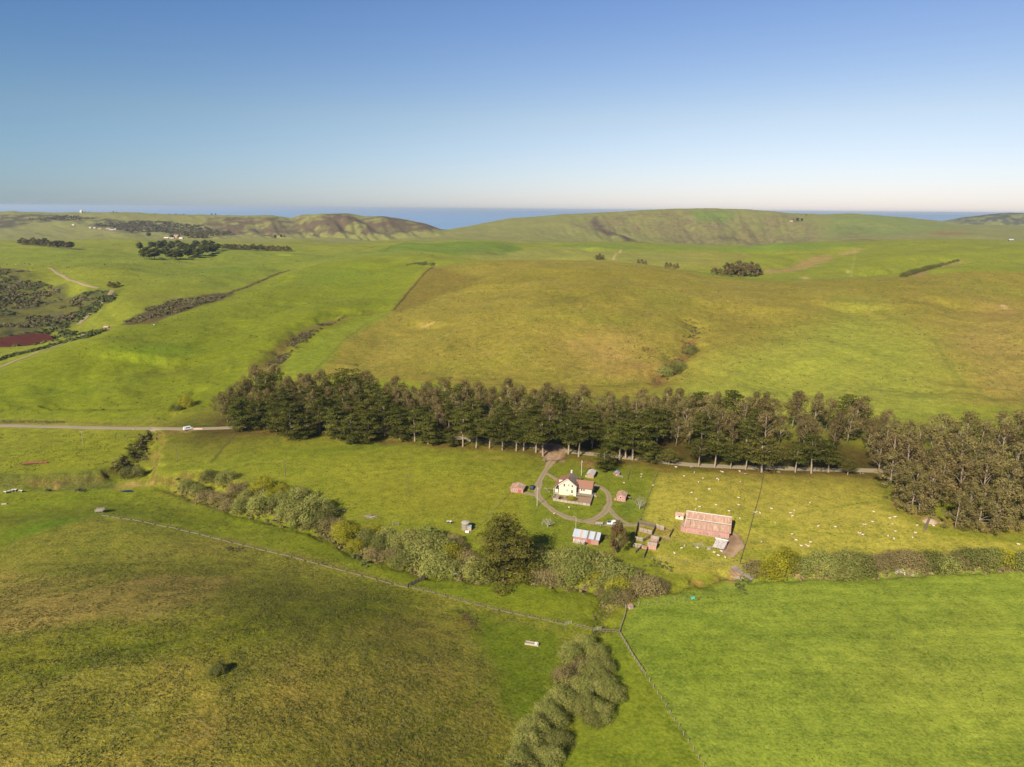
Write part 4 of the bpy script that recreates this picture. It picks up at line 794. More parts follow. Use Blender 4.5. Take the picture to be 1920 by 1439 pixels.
# willows and thickets along the creek:  photo pixel of the foot, radius, kind
K = {'o': WIL, 'd': WDK, 'y': WYE, 'b': WBR}
creek = [(350, 915, 3.5, 'o'), (372, 925, 4, 'o'), (395, 900, 4.5, 'd'), (385, 935, 4, 'b'), (412, 940, 4.5, 'b'), (425, 905, 5, 'o'), (430, 952, 4, 'b'), (448, 925, 5, 'b'), (455, 955, 4.5, 'o'), (470, 935, 5, 'o'), (488, 955, 5.5, 'o'), (495, 922, 5.5, 'y'), (515, 950, 5, 'd'), (530, 922, 3.5, 'y'),
         (535, 945, 5, 'o'), (545, 965, 6, 'o'), (562, 940, 5.5, 'o'), (570, 978, 6.5, 'o'), (590, 960, 6, 'o'), (600, 985, 6, 'd'), (615, 968, 4.5, 'd'), (618, 990, 4.5, 'b'), (637, 992, 4, 'b'), (655, 1010, 5.2, 'y'), (640, 1000, 4, 'y'), (665, 1030, 3.6, 'y'), (690, 1018, 4, 'd'), (705, 1008, 4.4, 'y'),
         (712, 1030, 4, 'd'), (700, 1045, 3.2, 'b'), (728, 1020, 5, 'o'), (735, 1050, 4.5, 'b'), (758, 1058, 4.6, 'd'), (750, 1030, 5, 'o'), (775, 1025, 6, 'o'), (792, 1048, 6.3, 'o'), (805, 1020, 6, 'o'), (815, 1070, 6, 'o'), (828, 1040, 6.5, 'o'), (845, 1072, 4.6, 'o'), (848, 1050, 5, 'y'), (852, 1020, 3.5, 'b'),
         (868, 1052, 4.4, 'b'), (865, 1030, 2.6, 'b'), (885, 1058, 4.4, 'b'), (893, 1078, 4.6, 'o'), (915, 1078, 4.8, 'd'), (925, 1062, 4, 'b'), (975, 1090, 4, 'y'), (1005, 1055, 5, 'd'), (1012, 1088, 4.2, 'b'), (1030, 1062, 5.4, 'o'), (1036, 1088, 4.6, 'b'), (1062, 1060, 5.5, 'o'), (1060, 1085, 5, 'o'), (1088, 1085, 5.5, 'o'),
         (1092, 1062, 5.8, 'o'), (1116, 1060, 5.6, 'o'), (1116, 1090, 3.8, 'y'), (1136, 1076, 6, 'o'), (1140, 1100, 5, 'o'), (1160, 1095, 5.6, 'o'), (1158, 1112, 4.2, 'y'), (1178, 1105, 5.2, 'b'), (1180, 1088, 5, 'o'), (1200, 1108, 5.6, 'b'), (1220, 1110, 5, 'b'), (1235, 1108, 3.8, 'b'), (1165, 1128, 4, 'b'), (1146, 1128, 3.4, 'd'), (1130, 1112, 1.6, 'b'),
         (1415, 1072, 4.2, 'b'), (1438, 1082, 4.6, 'y'), (1455, 1075, 5, 'y'), (1472, 1062, 5.2, 'y'), (1490, 1066, 4.4, 'd'), (1515, 1070, 4.8, 'o'), (1540, 1068, 5.4, 'o'), (1552, 1080, 5, 'o'), (1572, 1078, 5.6, 'o'), (1592, 1080, 5.2, 'o'), (1585, 1062, 5.4, 'o'), (1612, 1072, 5.4, 'd'), (1630, 1062, 4, 'b'), (1652, 1062, 4.6, 'b'), (1675, 1056, 4.6, 'b'),
         (1698, 1056, 4.8, 'b'), (1722, 1060, 4.6, 'b'), (1744, 1064, 4.8, 'd'), (1768, 1066, 4.8, 'o'), (1792, 1058, 4.4, 'b'), (1816, 1056, 5, 'd'), (1840, 1058, 5, 'd'), (1862, 1054, 4.6, 'o'), (1885, 1058, 4.4, 'y'), (1908, 1064, 4.4, 'd'), (1930, 1066, 5, 'o'), (1955, 1066, 5, 'o'),
         (350, 762, 5, 'y'), (335, 770, 2.6, 'd'), (242, 893, 4.2, 'd'), (258, 893, 3.4, 'd'), (1247, 704, 6.2, 'o'), (1262, 700, 6.0, 'd'), (1276, 692, 5, 'o'), (1290, 664, 5, 'o'), (1298, 660, 5, 'd'), (408, 1262, 1.7, 'd'), (402, 1264, 1.5, 'd'), (415, 1260, 1.5, 'd'),
         (1095, 1222, 3.4, 'o'), (1120, 1238, 3.2, 'o'), (1070, 1236, 3.2, 'o'), (1085, 1262, 3.6, 'b'), (1112, 1268, 3.6, 'o'), (1132, 1262, 3.0, 'o'), (1058, 1276, 3.2, 'b'), (1080, 1296, 3.2, 'o'), (1108, 1300, 3.4, 'o'), (1134, 1296, 3.4, 'o'), (1150, 1308, 3.0, 'o'), (1048, 1322, 3.4, 'o'), (1072, 1330, 3.0, 'o'),
         (1100, 1334, 3.0, 'o'), (1128, 1344, 3.0, 'o'), (1112, 1356, 2.2, 'd'), (1022, 1342, 3.0, 'o'), (1042, 1362, 3.0, 'o'), (1000, 1372, 3.2, 'o'), (1024, 1398, 3.2, 'o'), (1050, 1400, 2.8, 'd'), (986, 1402, 3.2, 'o'), (1008, 1428, 3.2, 'o'), (972, 1440, 3.2, 'o'), (1034, 1432, 2.8, 'o'), (995, 1470, 3.4, 'o'), (960, 1475, 3.2, 'd')]
for px, py, rad, k in creek:
    nm = {'o': 'willow_bush', 'd': 'willow_bush', 'y': 'willow_tree', 'b': 'thicket_bush'}[k]; s = rad / 5 * (1.14 if py > 1195 and 900 < px < 1200 else 1.06)
    plant(nm, random.choice(NEARW if (py > 1195 and 900 < px < 1200 and k == 'o') else K[k]), at(px, py), s * 1.12, s * random.uniform(.8, 1.08) * (1.0 if rad > 3.5 else 1.15), 'bush' if k != 'y' else 'tree', (k, 'K' if py < 1200 or px < 900 else 'J'))
big = plant('cypress_tree', BIGC, at(945, 1076), 1.06, 1.14, info=None); tag(big, 'tall olive-brown layered cypress standing alone above the creek willows below the ranch')
rt = plant('tree', REDT, at(1156, 1036), 1.0, info=None); tag(rt, 'reddish brown young tree beside the silver-roofed shed and the corral')
t1 = plant('bare_tree', PAL[0], at(1199, 956), .78, .85, info=None); tag(t1, 'leafless pale tree beside the small pink shed and pasture fence')
t2 = plant('bare_bush', PAL[1], at(1027, 989), .85, .85, 'bush', info=None); tag(t2, 'round pale leafless bush on the lawn below the driveway')
for px, py, rad, me, lb in [(1052, 935, 1.1, WBR[0], 'rust brown round bush against the white house wall nearest the porch'), (1064, 934.5, 1.1, WBR[1], 'rust brown round bush under the middle of the white house wall'), (1071, 939, 2.1, WYE[0], 'large yellow-green bush inside the garden fence of the white house'),
                            (1078, 938, 1.3, WDK[0], 'dark green bush beside the deck posts of the white house')]:
    r = plant('garden_bush', me, at(px, py), rad / 5, rad / 4.6, 'bush', info=None); tag(r, lb)
# far groups of trees
far = []
for px, py in [(263, 470), (270, 486), (280, 487), (290, 486), (276, 478), (284, 468), (292, 466), (300, 468), (308, 466), (318, 470), (296, 484), (310, 482), (322, 486), (330, 487), (338, 486), (324, 468), (334, 466), (340, 470), (350, 470), (352, 484), (362, 480), (360, 472), (370, 484), (380, 480), (378, 472), (390, 478), (398, 476), (404, 474), (398, 468), (408, 470), (385, 466), (368, 466)]: far.append((px, py, 17, 'C', 'round dark grove on the left plateau'))
for k in range(25): far.append((418 + k * 5.2, 467.5 + k * .19, 10.5 + (k % 3), 'E', 'low straight windbreak right of the far dark grove'))
for k in range(19): far.append((38 + k * 5.3, 459 + k * .43, 13 + (k * 7) % 4, 'E' if k % 3 else 'C', 'dark row of trees far at the left edge'))
for px, py in [(345, 444), (352, 446), (362, 446), (370, 446), (378, 447), (386, 446), (394, 444), (402, 444), (410, 443), (418, 442), (426, 441), (430, 440)]: far.append((px, py, 17, 'E' if px % 4 else 'C', 'far grove behind the distant farmhouse'))
for px, py, h in [(280, 445, 15), (322, 447, 13), (337, 446, 11), (516, 448, 12), (527, 446, 12), (533, 446, 11), (590, 442, 7), (57, 413, 10), (62, 412, 9), (213, 399, 8), (219, 400, 7), (262, 402, 6), (290, 403, 6), (318, 403, 6), (330, 403, 7), (345, 403, 6), (397, 404, 9), (404, 404, 8), (160, 399, 6), (167, 399, 5),
                  (1495, 415, 14), (1487, 416, 11), (1503, 415, 12), (1512, 406, 9), (1118, 487, 10), (1124, 487, 10), (1130, 487, 9), (1196, 494, 8), (1203, 495, 9), (1210, 496, 6), (1249, 503, 7), (1256, 503, 8), (1264, 504, 7), (1269, 503, 9), (208, 540, 8), (214, 540, 8), (221, 537, 7)]:
    far.append((px, py, h, 'C' if h > 11 else 'E', 'lone'))
for px, py in [(1340, 515), (1350, 517), (1360, 516), (1368, 519), (1376, 517), (1384, 520), (1392, 519), (1400, 518), (1410, 519), (1420, 517), (1372, 508), (1385, 508), (1398, 507), (1408, 508), (1362, 509), (1418, 512)]: far.append((px, py, 15 if px > 1360 else 10, 'E', 'brown grove in the hollow behind the grazed hill'))
for k in range(15): far.append((1694 + k * 7.2, 519.5 - k * 2.15 + (k > 8) * 0.6, 6 if k < 11 else 4, 'W', 'green bushes strung along the far right gully'))
fr_ = random.Random(5)
for px, py, h, k, where in far:
    p = at(px, py); me, h0 = {'C': (fr_.choice(FAR_C), 18), 'E': (fr_.choice(FAR_E), 14), 'W': (fr_.choice(WDK), 6)}[k]; s = h / h0
    TREES.append(None); TREES.pop(); r = plant({'C': 'cypress_tree', 'E': 'eucalyptus_tree', 'W': 'willow_bush'}[k], me, p, s * fr_.uniform(1.0, 1.3) * (1.25 if k == 'E' and where != 'lone' else 1), s * fr_.uniform(.85, 1.15), 'bush' if k == 'W' else 'tree', ('far', where))

# labels that single the trees out
LM = [(957, 'pink garage'), (1035, 'ranch gate'), (1104, 'grey shed'), (1165, 'small pink shed'), (1320, 'big red barn'), (1430, 'pasture fence end'), (1640, 'right-hand grove')]
def side_label(items, what, marks):
    """rank outward from the nearest landmark on each side"""
    from collections import defaultdict
    g = defaultdict(list)
    for r, px, py in items:
        m = min(marks, key=lambda q: abs(q[0] - px)); g[(m, px < m[0])].append((abs(px - m[0]), r))
    for (m, left), L in g.items():
        for i, (d, r) in enumerate(sorted(L, key=lambda q: q[0])): r['label'] = f"{words_rank(i)}{what}, {'left' if left else 'right'} from the {m[1]}"
def pick(f): return [(t[0], t[2], t[3]) for t in TREES if t[1] and f(t[1])]
MB1 = [(450, 'left end of the belt'), (640, 'willow bend'), (825, 'small round cypress'), (1042, 'gate gap'), (1230, 'shadowed hollow'), (1428, 'widest golden cypress'), (1650, 'right-hand grove')]
side_label(pick(lambda i: i == ('C', 'F')), 'front row cypress', MB1)
side_label(pick(lambda i: i == ('C', 'B')), 'dark cypress inside the tree belt', MB1)
side_label(pick(lambda i: i == ('E', 'B')), 'tall brown-olive eucalyptus of the belt', MB1)
side_label(pick(lambda i: i == ('E', 'G')), 'tall wispy eucalyptus of the right grove', [(1700, 'grove edge facing the sheep'), (1790, 'gap in the grove'), (1900, 'photo edge')])
CM = [(350, 'eroded gully'), (500, 'yellow willow crown'), (650, 'plank heap'), (740, 'wire cage'), (875, 'water tank'), (945, 'tall golden cypress'), (1103, 'silver-roofed shed'), (1215, 'corral'), (1395, 'plank bridge'), (1493, 'sand pit'), (1700, 'rock heap'), (1900, 'photo edge')]
for k, w_ in (('o', 'olive green willow on the creek'), ('d', 'dark green willow on the creek'), ('y', 'yellow-green willow on the creek'), ('b', 'brown leafless thicket on the creek')):
    side_label(pick(lambda i: i == (k, 'K')), w_, CM)
    J = sorted(pick(lambda i: i == (k, 'J')), key=lambda q: q[2])
    for i, (r, px, py) in enumerate(J): r['label'] = f"{words_rank(i)}{ {'o': 'olive', 'd': 'dark', 'b': 'brownish', 'y': 'yellow'}[k]} willow dome down the foreground clump from the fence junction"
for wh in sorted({t[1][1] for t in TREES if t[1] and t[1][0] == 'far' and t[1][1] != 'lone'}):
    L = sorted(pick(lambda i: i == ('far', wh)), key=lambda q: q[1])
    for i, (r, px, py) in enumerate(L): r['label'] = f"{words_rank(i)}{'tree' if 'bushes' not in wh else 'bush'} from the left, {wh}"; r['group'] = wh
lone = pick(lambda i: i == ('far', 'lone')); FM = [(60, 'green knoll at the left skyline'), (153, 'white dome house'), (280, 'round dark grove'), (340, 'distant farmhouse'), (400, 'skyline houses'), (530, 'windbreak end'), (1125, 'far pale track'), (1265, 'top of the grazed hill'), (1495, 'right skyline')]
side_label(lone, 'small dark tree far off', FM)
for t in TREES:
    if t[1] and 'group' not in t[0]:
        t[0]['group'] = {'B': 'trees of the belt behind the ranch', 'F': 'cypresses along the front of the belt', 'G': 'eucalyptus of the right grove', 'K': 'bushes along the creek', 'J': 'willows of the foreground clump'}.get(t[1][1], 'lone trees far off')

# ------------------------------------------------------------------ scrub and rough grass nobody could count
def scatter_mesh(name, P, size, mat, cat_kind='stuff', leaf=.45, per=14, flat=.7):
    r = np.random.default_rng(len(P)); n = len(P); d = rdirs(r, n * per); d[:, 2] = np.abs(d[:, 2]); S = np.repeat(size, per)
    C = np.repeat(P, per, axis=0) + d * S[:, None] * np.array([1, 1, flat]); nrm = d + r.normal(size=d.shape) * .5; nrm /= np.linalg.norm(nrm, axis=1)[:, None]
    t = np.cross(nrm, r.normal(size=d.shape)); t /= np.linalg.norm(t, axis=1)[:, None]; u = np.cross(nrm, t); s = (S * leaf * (.7 + .6 * r.random(n * per)))[:, None]
    V = np.stack([C - t * s - u * s * .7, C + t * s - u * s * .7, C + u * s], 1).reshape(-1, 3)
    T = np.repeat(np.repeat(np.stack([r.random(n), r.random(n), r.random(n)], 1), per, axis=0), 3, axis=0)
    return tag(link(name, np_mesh(name, V, np.arange(len(V)).reshape(-1, 3), mat, {'Tint': T})), kind=cat_kind)
def poly_points(pts, n, seed=1, clump=12., thr=.45):
    P = wpoly(pts); r = np.random.default_rng(seed); a = np.arctan2(P[:, 0], P[:, 1]); Rr = np.hypot(P[:, 0], P[:, 1])
    X = r.uniform(P[:, 0].min(), P[:, 0].max(), n * 8); Y = r.uniform(P[:, 1].min(), P[:, 1].max(), n * 8)
    k = inside(X, Y, P) & (fbm(X / clump, Y / clump, 3, seed=seed) > thr); X, Y = X[k][:n], Y[k][:n]
    return np.column_stack([X, Y, tz(X, Y)])
def line_points(pts, n, w_, seed=1):
    P = resample(wpoly(pts), 1.0); r = np.random.default_rng(seed); i = r.integers(0, len(P), n); X = P[i, 0] + r.normal(size=n) * w_; Y = P[i, 1] + r.normal(size=n) * w_; return np.column_stack([X, Y, tz(X, Y)])
rs = np.random.default_rng(3)
for pts, n, mat, s0, s1, cl, th, sd in [
    ([(-200, 640), (-200, 512), (0, 503), (60, 518), (120, 553), (165, 552), (150, 585), (130, 610), (60, 640)], 1500, L_scr, 1.4, 3.4, 30, .47, 1),
    ([(-200, 640), (-200, 520), (0, 512), (60, 525), (130, 560), (200, 546), (206, 552), (165, 590), (135, 615), (180, 622), (120, 640), (60, 648)], 1100, L_gsc, 1.2, 3.0, 35, .5, 2),
    ([(230, 605), (262, 586), (330, 563), (428, 551), (405, 566), (330, 588), (245, 607)], 750, L_scr, 1.0, 2.8, 22, .46, 3),
    ([(60, 412), (120, 405), (200, 412), (300, 416), (380, 424), (430, 440), (330, 439), (250, 437), (160, 420)], 900, L_scr, 3, 7, 120, .42, 4),
    ([(495, 690), (510, 668), (560, 628), (610, 598), (650, 592), (600, 622), (550, 660), (515, 690)], 420, L_scr, .5, 1.5, 12, .45, 5)]:
    P = poly_points(pts, n, sd, cl, th); scatter_mesh('scrub', P, rs.uniform(s0, s1, len(P)), mat)
for pts, n, w_, s0, s1, mat, sd in [([(0, 640), (-40, 644), (60, 626), (120, 622), (185, 624), (160, 634), (125, 640)], 260, 3, 1.5, 3.2, L_gsc, 6), ([(-40, 690), (0, 676), (40, 664), (80, 655), (110, 645)], 200, 2.2, 1.0, 2.4, L_gsc, 7), ([(150, 595), (180, 575), (205, 556)], 160, 5, 1.5, 3.5, L_gsc, 8),
    ([(430, 551), (490, 527), (542, 508)], 160, 1.2, .5, 1.3, L_scr, 9), ([(740, 580), (765, 550), (812, 502)], 120, .5, .3, .7, L_scr, 10), ([(765, 497), (810, 497)], 60, 4, 1.0, 2.6, L_gsc, 11),
    ([(1228, 720), (1262, 690), (1300, 640), (1300, 600)], 120, 4, .4, 1.3, L_scr, 12), ([(1160, 650), (1200, 655), (1230, 670)], 40, 9, .3, .9, L_scr, 13), ([(0, 791.5), (120, 792)], 160, 1.0, .2, .6, L_brn, 14), ([(285, 815), (262, 840), (240, 875), (215, 885)], 45, 2.4, .25, .8, L_scr, 15), ([(285, 815), (262, 845), (245, 880), (215, 890)], 110, 2.6, .3, 1.0, L_brn, 55),
    ([(330, 905), (400, 945), (500, 965), (600, 995), (640, 1012), (700, 1050), (790, 1075), (900, 1085), (1000, 1088), (1130, 1110), (1250, 1108)], 700, 2.2, .4, 1.2, L_brn, 16), ([(1410, 1068), (1500, 1078), (1600, 1078), (1750, 1064), (1930, 1066)], 420, 2.0, .4, 1.2, L_brn, 17),
    ([(1205, 1060), (1230, 1058), (1255, 1062)], 26, 2.0, .35, .7, L_gsc, 18), ([(1135, 1145), (1140, 1130), (1160, 1125), (1190, 1120)], 120, 1.6, .25, .7, L_brn, 19), ([(1128, 1150), (1130, 1175), (1122, 1190)], 60, 1.0, .2, .5, L_scr, 20), ([(660, 1000), (650, 1030), (690, 1060)], 60, 1.2, .3, .8, L_gsc, 21),
    ([(600, 1008), (625, 1016)], 26, 1.0, .3, .8, L_wdk, 22), ([(430, 1028), (455, 1033)], 30, 1.0, .25, .6, L_scr, 23), ([(870, 1150), (905, 1180)], 60, 1.4, .15, .45, L_scr, 24), ([(1300, 1122), (1345, 1118)], 12, 2.5, .2, .5, L_gsc, 25), ([(1390, 1110), (1385, 1095), (1400, 1085)], 40, 1.2, .25, .7, L_gsc, 27)]:
    P = line_points(pts, n, w_, sd); scatter_mesh('scrub', P, rs.uniform(s0, s1, len(P)), mat)
def tufts(pts, n, s0, s1, mat, sd, clump=30., thr=.4):
    P = poly_points(pts, n, sd, clump, thr); scatter_mesh('weed_tufts', P, rs.uniform(s0, s1, len(P)), mat, leaf=.6, per=6, flat=.6)
L_weed = leaf_mat('dark_weeds', (.07, .085, .018), (.12, .10, .035), .1)
L_dry = leaf_mat('dry_bracken', (.16, .115, .06), (.10, .085, .035), .1)
tufts([(640, 690), (700, 620), (780, 560), (820, 505), (1000, 495), (1300, 516), (1300, 730), (1000, 725)], 1500, .3, .75, L_dry, 41, 40., .42)
tufts([(1310, 735), (1310, 520), (1500, 533), (1900, 518), (2050, 520), (2050, 740)], 1400, .3, .8, L_dry, 42, 50., .45)
tufts([(0, 780), (0, 700), (230, 622), (430, 560), (545, 512), (780, 500), (700, 590), (520, 690), (420, 770)], 1500, .25, .7, L_weed, 43, 40., .45)
tufts([(430, 820), (1000, 862), (1215, 890), (1190, 985), (900, 985), (640, 955), (540, 900)], 1300, .12, .36, L_weed, 44, 20., .42)
tufts([(0, 810), (270, 815), (200, 875), (0, 890)], 500, .15, .4, L_weed, 45, 20., .42)
tufts([(1232, 895), (1640, 900), (1760, 1010), (1900, 1025), (1900, 1045), (1400, 1055), (1240, 1050)], 1300, .1, .32, L_weed, 46, 15., .42)
tufts([(1175, 1195), (1200, 1130), (1400, 1095), (1900, 1070), (2050, 1100), (2050, 1500), (1350, 1480)], 5000, .07, .2, L_weed, 47, 12., .46)
tufts([(0, 935), (180, 935), (300, 925), (500, 985), (700, 1070), (1100, 1130), (1130, 1180), (760, 1095), (400, 1005), (185, 960)], 1200, .1, .3, L_weed, 48, 12., .42)
tufts([(0, 500), (60, 480), (500, 476), (700, 480), (520, 505), (430, 545), (260, 560)], 500, .4, 1.0, L_weed, 49, 60., .45)
# dry tussocks on the near slope
L_tus = leaf_mat('dry_tussock_grass', (.105, .105, .022), (.17, .15, .05), .2, .3)
n_ = 90000; a_ = rs.uniform(R(-42), R(8), n_); r_ = 118 + 150 * rs.random(n_) ** .75; X = np.sin(a_) * r_; Y = np.cos(a_) * r_
i_ = np.clip(np.searchsorted(AZ, a_), 0, len(AZ) - 1); j_ = np.clip(np.searchsorted(RR, r_), 0, len(RR) - 1); k = (tex[i_, j_, 0] > .72) & (rs.random(n_) < tex[i_, j_, 0] - .35) & (fbm(X / 5, Y / 5, 3, seed=31) > .46)
X, Y = X[k], Y[k]; scatter_mesh('tussock_grass', np.column_stack([X, Y, tz(X, Y) - .03]), rs.uniform(.10, .26, len(X)), L_tus, leaf=.7, per=4, flat=.8)

# ------------------------------------------------------------------ haze
hz = MB(); hz.box((0, 15000, 40), (64000, 62000, 230)); hm = bpy.data.materials.new('haze'); hm.use_nodes = True; n = hm.node_tree; n.nodes.clear()
pv = nd(n, 'ShaderNodeVolumePrincipled', {'Color': (.72, .86, 1.0, 1), 'Density': 4.2e-5, 'Anisotropy': .3}); o = n.nodes.new('ShaderNodeOutputMaterial'); n.links.new(pv.outputs[0], o.inputs['Volume'])
tag(hz.build('haze', hm), kind='stuff')

# ------------------------------------------------------------------ buildings and things
M_white = simple('cream_painted_boards', (.57, .49, .36), var=.06, scale=2, streak=(.3, .3, 6))
M_trim = simple('white_trim', (.66, .62, .53), var=.05)
M_glass = simple('dark_window_glass', (.03, .04, .05), .15, .1, spec=.6)
M_hroof = simple('brown_red_shingles', (.25, .125, .085), var=.22, scale=3, streak=(1, 1, 4), spec=.03)
M_pink = simple('faded_red_boards', (.36, .185, .15), var=.25, scale=1.6, streak=(4, 4, .5), objvar=.2, col2=(.46, .32, .25), c2=.60)
M_rust = simple('rusty_roof_sheet', (.37, .215, .145), var=.26, scale=.9, streak=(3, .5, 1), objvar=.2, col2=(.48, .34, .24), c2=.55)
M_silver = simple('galvanised_roof_sheet', (.36, .38, .41), .5, .08, scale=.8, spec=.4, objvar=.12)
M_strip = simple('rusted_strip', (.42, .28, .18), var=.2)
M_greyroof = simple('grey_shingles', (.42, .38, .36), var=.25, scale=2.5)
M_wood = simple('weathered_boards', (.34, .27, .20), var=.3, scale=2, streak=(3, 3, .6), objvar=.3)
M_dwood = simple('dark_timber', (.15, .115, .08), var=.3, scale=2, objvar=.3)
M_grey = simple('silver_grey_wood', (.30, .25, .19), var=.3, scale=2, objvar=.3)
M_post = simple('fence_post_wood', (.17, .13, .085), var=.3, scale=3, objvar=.5)
M_wire = simple('fence_wire', (.20, .17, .13), var=.1)
M_shed = simple('brown_boards', (.32, .21, .12), var=.25, scale=2, streak=(4, 4, .5))
M_blue = simple('blue_grey_roof', (.26, .33, .42), var=.2)
M_conc = simple('pale_concrete', (.36, .31, .24), var=.15, scale=2)
M_stone = simple('mottled_stone', (.50, .43, .38), var=.5, scale=3.5, col2=(.22, .17, .14), c2=.55, objvar=.3)
M_red = simple('red_painted_metal', (.30, .10, .065), .6, .15)
M_wpaint = simple('white_vehicle_paint', (.72, .72, .70), .3, .03, spec=.5)
M_dpaint = simple('dark_blue_vehicle_paint', (.03, .05, .075), .25, .05, spec=.6)
M_tyre = simple('tyre_rubber', (.03, .03, .03))
M_rim = simple('wheel_rim', (.45, .42, .38), .4, spec=.5)
M_wool = simple('sheep_wool', (.56, .45, .33), var=.15, scale=6, objvar=.15)
M_face = simple('sheep_face', (.62, .50, .40), var=.1)
M_cowb = simple('black_cow_hide', (.03, .026, .022), var=.2)
M_cowp = simple('black_and_white_cow_hide', (.03, .026, .022), var=.1, scale=1.4, col2=(.70, .66, .60), c2=.5)
M_green = simple('turquoise_plastic', (.10, .42, .30), .5)
M_earth = simple('garden_soil', (.30, .19, .12), var=.4, scale=1.5, col2=(.18, .17, .06), c2=.6)
M_lamp = simple('pale_post', (.42, .38, .30), var=.1)

def frame(p1, p2, label, name, cat, group=None, dz=0.0):
    a = ground(*p1); b = ground(*p2); d = b - a; rz = math.atan2(d.y, d.x)
    z = min(a.z, b.z) + dz; return empty(name, (a.x, a.y, z), rz, label, cat, group), math.hypot(d.x, d.y)
def window(par, x, z, w_, h, y=0.0, face=-1, mull=True, name='window'):
    """window in a wall facing local -y (face=-1) at y"""
    m = MB(); t = .09; yy = y + face * .04
    m.box((x, yy, z - h / 2 - t / 2), (w_ + 2 * t, .12, t)); m.box((x, yy, z + h / 2 + t / 2), (w_ + 2 * t, .12, t)); m.box((x - w_ / 2 - t / 2, yy, z), (t, .12, h)); m.box((x + w_ / 2 + t / 2, yy, z), (t, .12, h))
    if mull: m.box((x, yy + .01, z), (w_, .06, .05))
    f = m.build(name, M_trim, par); g = MB(); g.box((x, y + face * .012, z), (w_, .02, h)); g.build('pane', M_glass, f); return f
def gable_shell(w_, d, h, rh, axis='y', mat=None, par=None, x0=0, y0=0, z0=0, name='wall'):
    """four walls with gable ends; ridge along local axis"""
    m = MB(); x1, y1 = x0 + w_, y0 + d; b = z0 - .6
    if axis == 'y':
        xm = (x0 + x1) / 2
        f = [(x0, y0, b), (x1, y0, b), (x1, y0, z0 + h), (xm, y0, z0 + rh), (x0, y0, z0 + h)]; k = [(x, y1, z) for x, y, z in f]
    else:
        ym = (y0 + y1) / 2
        f = [(x0, y1, b), (x0, y0, b), (x0, y0, z0 + h), (x0, ym, z0 + rh), (x0, y1, z0 + h)]; k = [(x1, y, z) for x, y, z in f]
    m.add(f + k, [(0, 1, 2, 3, 4), (9, 8, 7, 6, 5), (0, 5, 6, 1), (1, 6, 7, 2), (2, 7, 8, 3), (3, 8, 9, 4), (4, 9, 5, 0)])
    return m.build(name, mat, par)
def sheets(par, a, b, c, d, n, mats, t=.05, name='roof_sheet', rib=True):
    """roof plane a-b (eave, left to right), d-c (top), cut in n sheets; each a part"""
    a, b, c, d = map(Vector, (a, b, c, d)); nn = (b - a).cross(d - a).normalized(); out = []
    for k in range(n):
        u0, u1 = k / n, (k + 1) / n; g = -.002; lift = nn * (.02 * (k % 2) + .005)
        p = [a.lerp(b, u0 + g) + lift, a.lerp(b, u1 - g) + lift, d.lerp(c, u1 - g) + lift, d.lerp(c, u0 + g) + lift]
        m = MB(); m.quad(*p, t)
        if rib: m.beam(p[0] + nn * (t + .02), p[3] + nn * (t + .02), .06, .05)
        o = m.build(name, mats(k) if callable(mats) else mats, par); out.append(o)
    return out
def door(par, x, z0, w_, h, mat, y=0.0, face=-1, name='door'):
    m = MB(); m.box((x, y + face * .04, z0 + h / 2), (w_, .07, h)); o = m.build(name, mat, par)
    k = MB(); k.box((x + w_ * .35, y + face * .10, z0 + h * .5), (.06, .06, .14)); k.build('handle', M_dwood, o); return o

# --- farmhouse
hs, W = frame((1048.2, 927.5), (1079.6, 931.2), 'cream two-storey farmhouse with brown-red gabled roof inside the loop driveway', 'farmhouse', 'house')
D = 9.0; EH, AH = 5.2, 8.3
gable_shell(W, D, EH, AH, 'y', M_white, hs)
ov = .45
sl = (AH - EH) / (W / 2)
def hroof(a, b, c, d, name='roof_slope'): m = MB(); m.quad(a, b, c, d, .16); return m.build(name, M_hroof, hs)
hroof((W / 2, -ov, AH), (W / 2, D + ov, AH), (W + ov, D + ov, EH - sl * ov), (W + ov, -ov, EH - sl * ov)).data  # right slope
PX = 2.9
hroof((-PX, D + ov, EH - PX * .62), (W / 2, D + ov, AH + .003), (W / 2, -ov, AH + .003), (-PX * .99, -ov, EH - PX * .62))
m = MB(); m.box((W / 2 + .1, D - .8, AH + .45), (.7, .7, 1.5)); m.box((W / 2 + .1, D - .8, AH + 1.25), (.85, .85, .14)); m.build('chimney', simple('chimney_brick', (.55, .47, .38), var=.3, scale=6), hs)
# dormer on the left slope
m = MB(); m.box((.5, 4.6, EH + .2), (2.6, 3.4, 1.7)); dm = m.build('dormer', M_white, hs)
m = MB(); m.quad((-1.15, 2.7, EH + 1.02), (2.4, 2.7, EH + 2.0), (2.4, 6.5, EH + 2.0), (-1.15, 6.5, EH + 1.02), .12); m.build('roof', M_hroof, dm)
# porch under the left slope
m = MB(); m.box((-1.3, D / 2, .25), (2.6, D, .5)); m.build('porch_floor', M_grey, hs)
for y in (.2, 3.1, 6.0, 8.8): MB().box((-2.55, y, 1.9), (.18, .18, 2.9)).build('porch_post', M_trim, hs)
MB().box((-2.5, D / 2, 1.0), (.06, D, .9)).build('porch_railing', M_trim, hs)
MB().box((-1.6, 1.1, 1.35), (1.8, .1, 1.7)).build('porch_wall', M_white, hs)
for x, z, w_, h in ((W * .30, 5.0, .75, 1.35), (W * .57, 5.25, .5, .75), (W * .78, 5.0, .75, 1.0), (W * .48, 2.6, .5, .8), (W * .77, 2.25, .8, 1.5)): window(hs, x, z, w_, h)
m = MB()
for sx, x0, z0 in ((1, -ov * 0, EH), (-1, W, EH)): m.beam((x0 - sx * ov, -ov + .03, z0 - ov * sl + .02), (W / 2, -ov + .03, AH + .06), .06, .30)
